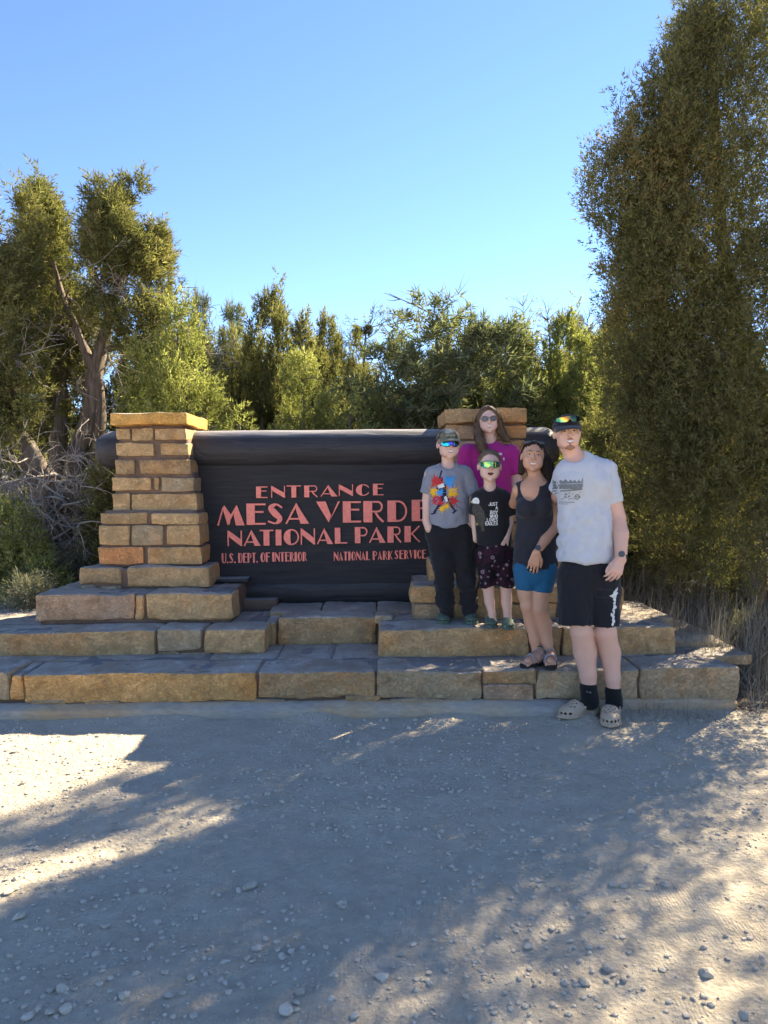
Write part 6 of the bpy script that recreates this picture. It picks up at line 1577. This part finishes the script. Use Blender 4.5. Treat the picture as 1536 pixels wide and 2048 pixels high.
# ------------------------------------------------------------------ OLDER BOY
def older_boy():
    Y = 5.32; z0 = ZR
    root = thing('person', 'boy in grey baseball t-shirt, camouflage cap and mirror sunglasses, leftmost of the group', 'person', (q(915, 1240, 5.3)[0], 5.3, z0))
    lo, hi = bounds([(842, 900), (955, 1100)], Y, z0, P(0, 835, Y).z, .03, .24)
    hc = q(896, 890, Y - .02); h = .222; Q = rotm(yaw=8, pitch=-2, roll=2)
    S = Vol(lo, hi, .0105, [box(hc, .16)], .0050); head(S, hc, h, Q, kid=True, neck=(q(896, 932, Y + .01), .043))
    S.cap(q(897, 960, Y), q(898, 1040, Y), .110, .105, .03, .66); S.cap(q(866, 946, Y), q(928, 946, Y), .046, .046, .02)
    limb(S, [(861, 950, 26), (853, 1000, 17, -.01), (852, 1042, 14, -.04), (858, 1058, 16, -.05)], Y, .01); limb(S, [(934, 950, 26), (940, 1000, 17), (940, 1040, 14, -.02), (936, 1062, 16, -.03)], Y, .01)
    limb(S, [(876, 1060, 36), (890, 1150, 26), (892, 1235, 18)], Y, .01); limb(S, [(920, 1060, 36), (932, 1150, 26), (940, 1238, 18)], Y, .01)
    part('body', S, SK_K, root, one=True); facebits(root, hc, h, Q, False, None, .14, .028)
    L = lambda x, y, z: hc + Q @ (np.array((x, y, z)) * h)
    S = Vol(hc - .16, hc + .16, .005); S.ell(L(0, .08, .10), np.array((.34, .41, .36)) * h, 0, Q); o = L(0, -.12, 0); S.clip(lambda X, Y_, Z: (o[1] - Y_) + 0 * X + 0 * Z); o2 = L(0, 0, -.08); S.clip(lambda X, Y_, Z: (o2[2] - Z) + 0 * X + 0 * Y_); part('hair', S, M['blonde'], root)
    t = NT('camouflage_cloth'); v = t.vor(38, t.pos(), out='Color'); sp = t.n('ShaderNodeSeparateColor'); t.l(v, sp.inputs[0]); cm = t.set(t.ramp(sp.outputs[0], [(0, (.045, .05, .028)), (.33, (.045, .05, .028)), (.34, (.13, .125, .075)), (.66, (.13, .125, .075)), (.67, (.23, .21, .14)), (1, (.23, .21, .14))]), .85)
    bm_ = [simple('badge_grey', (.14, .135, .12), .8), simple('badge_pale', (.34, .32, .27), .8)]
    cap_hat(root, hc, h, Q, cm, m_cloth('olive_brim', (.16, .15, .09)), badge=(0, 0, 0, 0, Y - .1, bm_, [([(886, 862), (892, 855), (904, 855), (910, 862), (906, 869), (890, 869)], 0), ([(889, 863), (895, 858), (903, 859), (907, 864), (900, 866), (893, 867)], 1)]))
    g = thing('sunglasses', 'blue and purple mirror sunglasses worn by the boy in the camouflage cap', 'sunglasses', tuple(hc + np.array((0, -.1, 0))))
    lens_shield('lens', g, hc + Q @ np.array((0, -.012, -.002)), h, Q, m_mirror('blue_mirror_lens', [(0, (.75, .10, .22)), (.14, (.45, .08, .42)), (.24, (.02, .50, .70)), (.42, (.03, .60, .55)), (.55, (.02, .10, .55)), (.75, (.12, .04, .45)), (.9, (.02, .25, .30)), (1, (.03, .03, .05))]), M['black_plastic'], .31, -.075, .115)
    S = Vol((lo[0], Y - .22, P(0, 1070, Y).z), (hi[0], Y + .2, P(0, 912, Y).z), .0070)
    S.cap(q(897, 962, Y), q(896, 1072, Y), .134, .160, .03, .76); S.cap(q(868, 948, Y), q(927, 948, Y), .060, .060, .03); S.cap(q(896, 936, Y), q(896, 944, Y), .062, .075, .03, .85)
    S.cap(q(864, 952, Y), q(855, 988, Y), .058, .058, .012, flat=True); S.cap(q(931, 952, Y), q(943, 988, Y), .058, .060, .012, flat=True)
    zb = P(896, 1055, Y - .08).z; S.clip(lambda X, Y_, Z: zb + .35 * np.clip(np.abs(X - q(893, 0, Y)[0]) - .05, 0, 1) + .004 * np.sin(X * 50) - Z + 0 * Y_)
    S.ell(q(896, 925, Y - .05), (.058, .09, .045), .003, None, -1)
    V, F = S.mesh(); V, F = biggest(V, F); V = relax(V, F, 2); V = folds(V, F, .010, (10, 10, 9), 6)
    sh = put('shirt', V, F, m_cloth('heather_grey_jersey', (.235, .245, .285), .06), root, smooth=True)
    # print: batter over bursts of paint (plain generic player)
    K = [simple('print_navy', (.012, .016, .045), .8), simple('print_red', (.48, .03, .035), .8), simple('print_yellow', (.75, .42, .02), .8), simple('print_blue', (.05, .28, .62), .8), simple('print_white', (.66, .66, .66), .8)]
    rg = np.random.default_rng(6); pol = []
    def burst(cx, cy, r, n, mk, rot=1):
        for i in range(n):
            a = rg.random() * 6.28; ra = r * rg.uniform(.7, 1.5); w_ = rg.uniform(.10, .26); b_ = r * .45
            pol.append(([(cx + b_ * math.cos(a - w_), cy + b_ * math.sin(a - w_)), (cx + ra * math.cos(a), cy + ra * math.sin(a)), (cx + b_ * math.cos(a + w_), cy + b_ * math.sin(a + w_))], mk))
        pol.append(([(cx + r * .56 * rg.uniform(.75, 1.2) * math.cos(a), cy + r * .56 * rg.uniform(.75, 1.2) * math.sin(a)) for a in np.linspace(0, 6, 13)], mk))
    burst(874, 964, 15, 24, 1); burst(898, 963, 15, 22, 3); burst(906, 985, 14, 22, 2); burst(868, 984, 12, 18, 2); burst(874, 1001, 14, 22, 1); burst(907, 1001, 12, 18, 1); burst(884, 1017, 9, 15, 2); burst(900, 975, 9, 15, 1); burst(893, 1012, 8, 14, 2); burst(880, 985, 10, 16, 3)
    for i in range(26): a = rg.random() * 6.28; r0, r1 = rg.uniform(12, 20), rg.uniform(22, 30); x, y = 887 + r0 * math.cos(a), 985 + r0 * 1.2 * math.sin(a); x2, y2 = 887 + r1 * math.cos(a), 985 + r1 * 1.2 * math.sin(a); pol.append(([(x - .8, y), (x + .8, y + .8), (x2, y2)], int(rg.integers(0, 4))))
    def seg(a, b, w0, w1, mk):
        d = math.hypot(b[0] - a[0], b[1] - a[1]); nx, ny = -(b[1] - a[1]) / d, (b[0] - a[0]) / d; pol.append(([(a[0] + nx * w0, a[1] + ny * w0), (b[0] + nx * w1, b[1] + ny * w1), (b[0] - nx * w1, b[1] - ny * w1), (a[0] - nx * w0, a[1] - ny * w0)], mk))
    seg((886, 968), (887, 992), 7, 5, 0); pol.append(([(882 + 4.5 * math.cos(a), 957 + 5 * math.sin(a)) for a in np.linspace(0, 6.1, 10)], 0)); seg((876, 974), (888, 970), 3.5, 4, 4); seg((874, 976), (884, 981), 2.2, 2, 0); seg((890, 970), (886, 981), 3, 2, 0)
    seg((874, 972), (884, 941), 1.1, 1.6, 0); seg((886, 990), (878, 1012), 4.5, 3, 0); seg((878, 1012), (868, 1026), 3, 1.8, 0); seg((889, 990), (900, 1008), 4.5, 3, 0); seg((900, 1008), (910, 1022), 2.8, 1.6, 0); seg((863, 1029), (872, 1026), 1.6, 1.2, 0); seg((905, 1026), (913, 1020), 2.2, 1.4, 0); seg((890, 993), (894, 1003), 3, 2, 4)
    printer(sh)(pol, Y - .1, K)
    S = Vol((lo[0], Y - .22, z0 + .035), (hi[0], Y + .2, P(0, 1030, Y).z), .0080)
    S.cap(q(897, 1038, Y), q(898, 1068, Y), .118, .150, .02, .70); limb(S, [(877, 1065, 54), (887, 1125, 46), (888, 1165, 37, -.01), (890, 1200, 36), (893, 1228, 27)], Y, .02); limb(S, [(920, 1065, 54), (930, 1125, 47), (936, 1165, 40, -.01), (937, 1200, 35), (941, 1230, 26)], Y, .02)
    V, F = S.mesh(); V, F = biggest(V, F); V = relax(V, F, 2); zt = P(0, 1110, Y).z; V = folds(V, F, .014, (9, 9, 14), 9, lambda v: .5 + .8 * np.clip((zt - v[:, 2]) / .3, 0, 1)); put('joggers', V, F, M['black_cloth'], root, smooth=True)
    clog(root, gz(880, 1256, z0), gz(897, 1232, z0), z0 + .004, M['green_foam'], .225); clog(root, gz(943, 1258, z0), gz(942, 1232, z0), z0 + .004, M['green_foam'], .225)
older_boy()

# ------------------------------------------------------------------ SMALL BOY
def small_boy():
    Y = 5.16; z0 = ZR
    root = thing('person', 'small gap toothed boy in black eagle t-shirt and patterned shorts, in front of the girl', 'person', (q(998, 1250, 5.16)[0], 5.16, z0))
    lo, hi = bounds([(940, 900), (1035, 1100)], Y, z0, P(0, 885, Y).z, .03, .24)
    hc = q(979, 933, Y - .02); h = .228; Q = rotm(yaw=-3, pitch=-2, roll=1); wr = q(1014, 1074, Y - .06)
    S = Vol(lo, hi, .0105, [box(hc, .16), (wr - np.array((.06, .07, .10)), wr + np.array((.06, .07, .03)))], .0050); head(S, hc, h, Q, kid=True, neck=(q(980, 978, Y + .01), .041))
    S.cap(q(983, 1010, Y), q(988, 1085, Y), .095, .10, .03, .68); S.cap(q(960, 993, Y), q(1008, 993, Y), .040, .040, .02)
    limb(S, [(1011, 996, 24), (1019, 1045, 16), (1014, 1074, 11, -.06)], Y, .01); limb(S, [(955, 996, 24), (950, 1045, 16, .04), (952, 1080, 12, .04)], Y, .01)
    hand(S, wr, q(1006, 1098, Y - .08) - wr, np.array((.3, -1, .0)), np.array((-1, 0, 0)), .74, (45, 62, 50), (.8, .35), .08, .003)
    limb(S, [(973, 1110, 36), (976, 1170, 25), (979, 1203, 20, .01), (984, 1228, 14), (985, 1244, 15)], Y, .01); limb(S, [(1010, 1110, 36), (1012, 1170, 25), (1013, 1205, 21, .01), (1015, 1232, 15), (1016, 1250, 16)], Y, .01)
    part('body', S, SK_K, root, one=True); facebits(root, hc, h, Q, False, None, .14, .032, gap=True)
    L = lambda x, y, z: hc + Q @ (np.array((x, y, z)) * h)
    S = Vol(hc - .16, hc + .16, .005); S.ell(L(0, .075, .145), np.array((.345, .405, .368)) * h, 0, Q); S.ell(L(0, -.30, .0), np.array((.30, .26, .335)) * h, .01, Q, -1); o2 = L(0, 0, -.04); S.clip(lambda X, Y_, Z: (o2[2] - Z) + 0 * X + 0 * Y_)
    part('hair', S, M['blonde'], root)
    rg = np.random.default_rng(2); ln = []
    for _ in range(900):
        d = rand_dirs(1, rg)[0]; d[2] = abs(d[2])
        if d[1] < -.72: continue
        p = L(d[0] * .342, .075 + d[1] * .40, .145 + d[2] * .365)
        if (Q.T @ (p - hc))[1] / h < -.22 and (Q.T @ (p - hc))[2] / h < .33: continue
        ln.append([p, p + Q @ (d * .006 + rg.normal(size=3) * .0015)])
    strands('hair_stubble', root, M['blonde'], ln, .0010, 3)
    g = thing('sunglasses', 'green and gold mirror sunglasses with pale frame on the small boy', 'sunglasses', tuple(hc + np.array((0, -.1, 0))))
    lens_shield('lens', g, hc + Q @ np.array((0, -.012, .004)), h, Q, m_mirror('green_mirror_lens', [(0, (.02, .55, .65)), (.22, (.03, .50, .30)), (.38, (.65, .62, .10)), (.5, (.30, .45, .08)), (.66, (.02, .22, .16)), (.84, (.55, .50, .08)), (1, (.02, .30, .45))]), simple('pale_green_frame', (.30, .34, .26), .5), .29, -.085, .125)
    S = Vol((lo[0], Y - .2, P(0, 1105, Y).z), (hi[0], Y + .2, P(0, 955, Y).z), .0070)
    S.cap(q(982, 1008, Y), q(991, 1100, Y), .118, .126, .03, .70); S.cap(q(961, 995, Y), q(1007, 995, Y), .054, .054, .03); S.cap(q(980, 982, Y), q(980, 990, Y), .058, .07, .03, .85)
    S.cap(q(1009, 998, Y), q(1019, 1032, Y), .054, .055, .012, flat=True); S.cap(q(957, 998, Y), q(951, 1030, Y + .01), .054, .055, .012, flat=True)
    zb = P(990, 1093, Y - .08).z; S.clip(lambda X, Y_, Z: zb + .004 * np.sin(X * 50) - Z + 0 * Y_); S.ell(q(980, 970, Y - .05), (.055, .09, .045), .003, None, -1)
    V, F = S.mesh(); V, F = biggest(V, F); V = relax(V, F, 2); V = folds(V, F, .006, (10, 10, 6), 16); sh = put('shirt', V, F, M['black_cloth'], root, smooth=True)
    K = [simple('print_cream', (.72, .72, .68), .8), simple('eagle_brown', (.060, .055, .045), .8, .4, 200), simple('eagle_beak', (.55, .45, .12), .8), simple('eagle_feather', (.11, .10, .08), .8, .4, 200)]
    pol = []
    for tx, y0, cw in (('JUST', 1012, 3.7), ('A', 1019.5, 3.7), ('BOY', 1028.5, 4.0), ('WHO', 1036, 4.2), ('LOVES', 1043.5, 3.4), ('EAGLES', 1051, 3.2)): pol += textpolys(tx, 995.5, y0 + 17, 6.2, cw, 0, True, .34, -.018)
    pol += [([(946, 1004), (948, 998), (953, 995), (958, 997), (960, 1003), (959, 1008), (953, 1010), (948, 1008)], 0), ([(946, 1002), (942, 1004), (943, 1007), (948, 1006)], 2), ([(948, 1007), (959, 1008), (967, 1020), (972, 1034), (970, 1048), (964, 1054), (955, 1050), (949, 1036), (946, 1020)], 1),
            ([(962, 1046), (968, 1046), (970, 1062), (964, 1064)], 1), ([(950, 1044), (958, 1048), (957, 1052), (949, 1050)], 2)]
    rg = np.random.default_rng(6)
    for _ in range(26): x = rg.uniform(950, 968); y = rg.uniform(1012, 1050); pol.append(([(x, y), (x + 1.2, y), (x + 1.6, y + 5)], 3))
    printer(sh)(pol, Y - .09, K, maxe=.01)
    t = NT('dark_floral_cloth'); p = t.pos(); v = t.vor(17, p); w_ = t.vor(29, t.pos(1.0, 1.1, .8)); wn = t.noise(20, 3, .6, p)
    c = t.mix(t.rng(wn, .45, .55), (.012, .007, .011), (.036, .010, .020)); c = t.mix(t.rng(v, .20, .26, 1, 0), c, (.22, .17, .20)); c = t.mix(t.rng(v, .10, .13, 1, 0), c, (.06, .02, .04)); c = t.mix(t.rng(w_, .16, .2, .9, 0), c, (.19, .19, .20)); fl = t.set(c, .85, t.bump(t.noise(34, 5, .6, p), .3, .005), spec=.2)
    S = Vol((lo[0], Y - .2, P(0, 1190, Y).z), (hi[0], Y + .2, P(0, 1075, Y).z), .006); S.cap(q(990, 1085, Y), q(991, 1105, Y), .110, .122, .02, .78); limb(S, [(974, 1105, 42), (976, 1190, 31)], Y, .02); limb(S, [(1009, 1105, 44), (1010, 1190, 38)], Y, .02)
    zb = P(990, 1176, Y - .08).z; S.clip(lambda X, Y_, Z: zb + .006 * np.sin(X * 35) - Z + 0 * Y_); V, F = S.mesh(); V, F = biggest(V, F); V = relax(V, F, 2); V = folds(V, F, .010, (10, 10, 8), 26); put('shorts', V, F, fl, root, smooth=True)
    clog(root, gz(984, 1264, z0), gz(981, 1240, z0), z0 + .004, M['green_foam'], .205); clog(root, gz(1017, 1268, z0), gz(1014, 1243, z0), z0 + .004, M['green_foam'], .205)
small_boy()

# ------------------------------------------------------------------ GIRL
def girl():
    Y = 5.63; z0 = P(823, 1172, Y3).z
    root = thing('person', 'girl in magenta t-shirt with long brown hair and dark sunglasses, highest in the back', 'person', (q(975, 1190, 5.62)[0], 5.62, z0))
    lo, hi = bounds([(910, 860), (1045, 1000)], Y, z0, P(0, 795, Y).z, .03, .24)
    hc = q(976, 841, Y - .02); h = .218; Q = rotm(yaw=-2, pitch=-1, roll=-2)
    S = Vol(lo, hi, .0105, [box(hc, .16)], .0050); head(S, hc, h, Q, True, True, neck=(q(978, 882, Y + .01), .048))
    S.cap(q(978, 925, Y), q(978, 1020, Y), .130, .135, .03, .70); S.cap(q(942, 902, Y), q(1014, 902, Y), .052, .052, .03)
    limb(S, [(1022, 905, 32), (1032, 960, 23), (1028, 1010, 15, -.03)], Y, .01); limb(S, [(934, 905, 32), (928, 960, 23), (934, 1010, 15, -.03)], Y, .01)
    hand(S, q(1028, 1010, Y - .03), np.array((0, 0, -1.)), np.array((1, -.5, 0)), np.array((0, -1, 0)), .8); hand(S, q(934, 1010, Y - .03), np.array((0, 0, -1.)), np.array((-1, -.5, 0)), np.array((0, -1, 0)), .8)
    limb(S, [(960, 1050, 40), (960, 1120, 26), (960, 1182, 17)], Y, .01); limb(S, [(992, 1050, 40), (992, 1120, 26), (992, 1182, 17)], Y, .01)
    part('body', S, SK_G, root, one=True); facebits(root, hc, h, Q, False, None, .12, .024)
    L = lambda x, y, z: hc + Q @ (np.array((x, y, z)) * h)
    S = Vol(hc - np.array((.2, .2, .45)), hc + np.array((.24, .2, .17)), .0055)
    S.ell(L(0, .07, .135), np.array((.355, .42, .385)) * h, 0, Q); S.ell(L(0, -.35, -.05), np.array((.272, .30, .375)) * h, .006, Q, -1)
    right = [L(.30, .08, .10), L(.36, .10, -.15), L(.44, .08, -.42), L(.54, .0, -.62), L(.66, -.08, -.72)]; left = [L(-.32, .05, .08), L(-.35, .0, -.2), L(-.36, -.16, -.45), L(-.33, -.38, -.72), L(-.28, -.45, -.98), L(-.18, -.47, -1.10)]
    for a, b, r_ in zip(right[:-1], right[1:], (.12, .15, .13, .09)): S.cap(a, b, r_ * h, r_ * h * .85, .02)
    for a, b, r_ in zip(left[:-1], left[1:], (.11, .13, .15, .15, .12)): S.cap(a, b, r_ * h, r_ * h * .9, .02)
    S.cap(L(0, .3, 0), L(0, .36, -.7), .25 * h, .22 * h, .03)
    V, F = S.mesh(); V = relax(V, F, 1); V = folds(V, F, .005, (60, 60, 12), 13); put('hair', V, F, M['brown'], root, smooth=True)
    rg = np.random.default_rng(18); ln = []
    for pts, n in ((right, 110), (left, 110)):
        for _ in range(n):
            o = rg.normal(size=3) * .07 * h; ph = rg.random() * 6; ln.append(spline([p_ + o * (1 + .1 * i) + np.array((math.sin(i * 1.4 + ph), math.cos(i * 1.1 + ph), 0)) * .006 for i, p_ in enumerate(pts)], 14))
    for _ in range(90):
        s = rg.choice((-1, 1)); x = rg.uniform(0, .25); ln.append(spline([L(s * x * .3 - .02, -.30 + x * .6, .40 + .02 * rg.random()), L(s * (.18 + x * .5), -.22 + x * .5, .37 - x * .3), L(s * .35, .0 + x * .3, .08), L(s * .37, .06 + x * .2, -.22)], 10))
    strands('hair_strands', root, M['brown'], ln, .0016, 3)
    g = thing('sunglasses', 'brown round lensed sunglasses worn by the girl in magenta', 'sunglasses', tuple(hc + np.array((0, -.1, 0)))); dm = simple('brown_lens', (.055, .030, .020), .12, .15, 40, 0, spec=.7); fm = simple('clear_brown_frame', (.22, .13, .09), .35)
    for s in (-1, 1):
        c_ = L(s * .145, -.435 + .02, .03); n_ = 18; ringp = [c_ + Q @ (np.array((math.cos(a) * .115, .035 * abs(math.cos(a)) * (s * math.cos(a) > 0), math.sin(a) * .088)) * h) for a in np.linspace(0, 2 * math.pi, n_, endpoint=False)]
        fr = MB(); pts = ringp + [ringp[0]]; fr.tube(pts, .013 * h, 6, False); put('frame', *fr.get(), fm, g, smooth=True)
        V = np.array(ringp + [x + Q @ np.array((0, .003, 0)) for x in ringp]); F = [tuple(range(n_)), tuple(range(2 * n_ - 1, n_ - 1, -1))] + [(i, n_ + i, n_ + (i + 1) % n_, (i + 1) % n_) for i in range(n_)]; put('lens', V, F, dm, g)
        put('temple', *tube([L(s * .26, -.38, .06), L(s * .335, -.02, .04)], .010 * h, 6), fm, g, smooth=True)
    put('bridge', *tube([L(-.035, -.43, .05), L(0, -.445, .062), L(.035, -.43, .05)], .010 * h, 6), fm, g, smooth=True)
    S = Vol((lo[0], Y - .22, P(0, 1050, Y).z), (hi[0], Y + .2, P(0, 862, Y).z), .0070)
    S.cap(q(978, 925, Y), q(978, 1040, Y), .160, .175, .03, .70); S.cap(q(943, 906, Y), q(1013, 906, Y), .070, .070, .03); S.cap(q(978, 890, Y), q(978, 898, Y), .066, .085, .03, .85); S.cap(q(936, 907, Y), q(930, 950, Y), .074, .074, .012, flat=True); S.cap(q(1020, 907, Y), q(1031, 948, Y), .074, .074, .012, flat=True)
    zb = P(990, 1040, Y - .08).z; S.clip(lambda X, Y_, Z: zb + .004 * np.sin(X * 50) - Z + 0 * Y_); S.ell(q(978, 876, Y - .05), (.062, .09, .042), .003, None, -1)
    V, F = S.mesh(); V, F = biggest(V, F); V = relax(V, F, 2); V = folds(V, F, .006, (10, 10, 6), 36); sh = put('shirt', V, F, m_cloth('magenta_jersey', (.40, .022, .200), .07), root, smooth=True)
    printer(sh)([([(1001 + 4 * math.cos(a), 908 + 2.6 * math.sin(a)) for a in np.linspace(0, 6, 9)], 0), ([(1006, 916), (1009, 914), (1010, 920), (1007, 921)], 0), ([(962, 902), (975, 898.5), (990, 900), (997, 904), (990, 902), (975, 900.5)], 1)], Y - .1, [simple('shirt_print_white', (.6, .58, .6), .8), simple('shirt_print_dark', (.06, .01, .05), .8)])
    S = Vol((lo[0], Y - .2, P(0, 1140, Y).z), (hi[0], Y + .2, P(0, 1020, Y).z), .007); S.cap(q(978, 1030, Y), q(978, 1045, Y), .13, .14, .02, .75); limb(S, [(960, 1050, 48), (960, 1125, 40)], Y, .015); limb(S, [(995, 1050, 48), (995, 1125, 40)], Y, .015); part('shorts', S, M['black_cloth'], root, one=True)
    clog(root, gz(955, 1181, z0), gz(957, 1166, z0), z0 + .004, M['green_foam'], .215); clog(root, gz(996, 1181, z0), gz(993, 1166, z0), z0 + .004, M['green_foam'], .215)
girl()
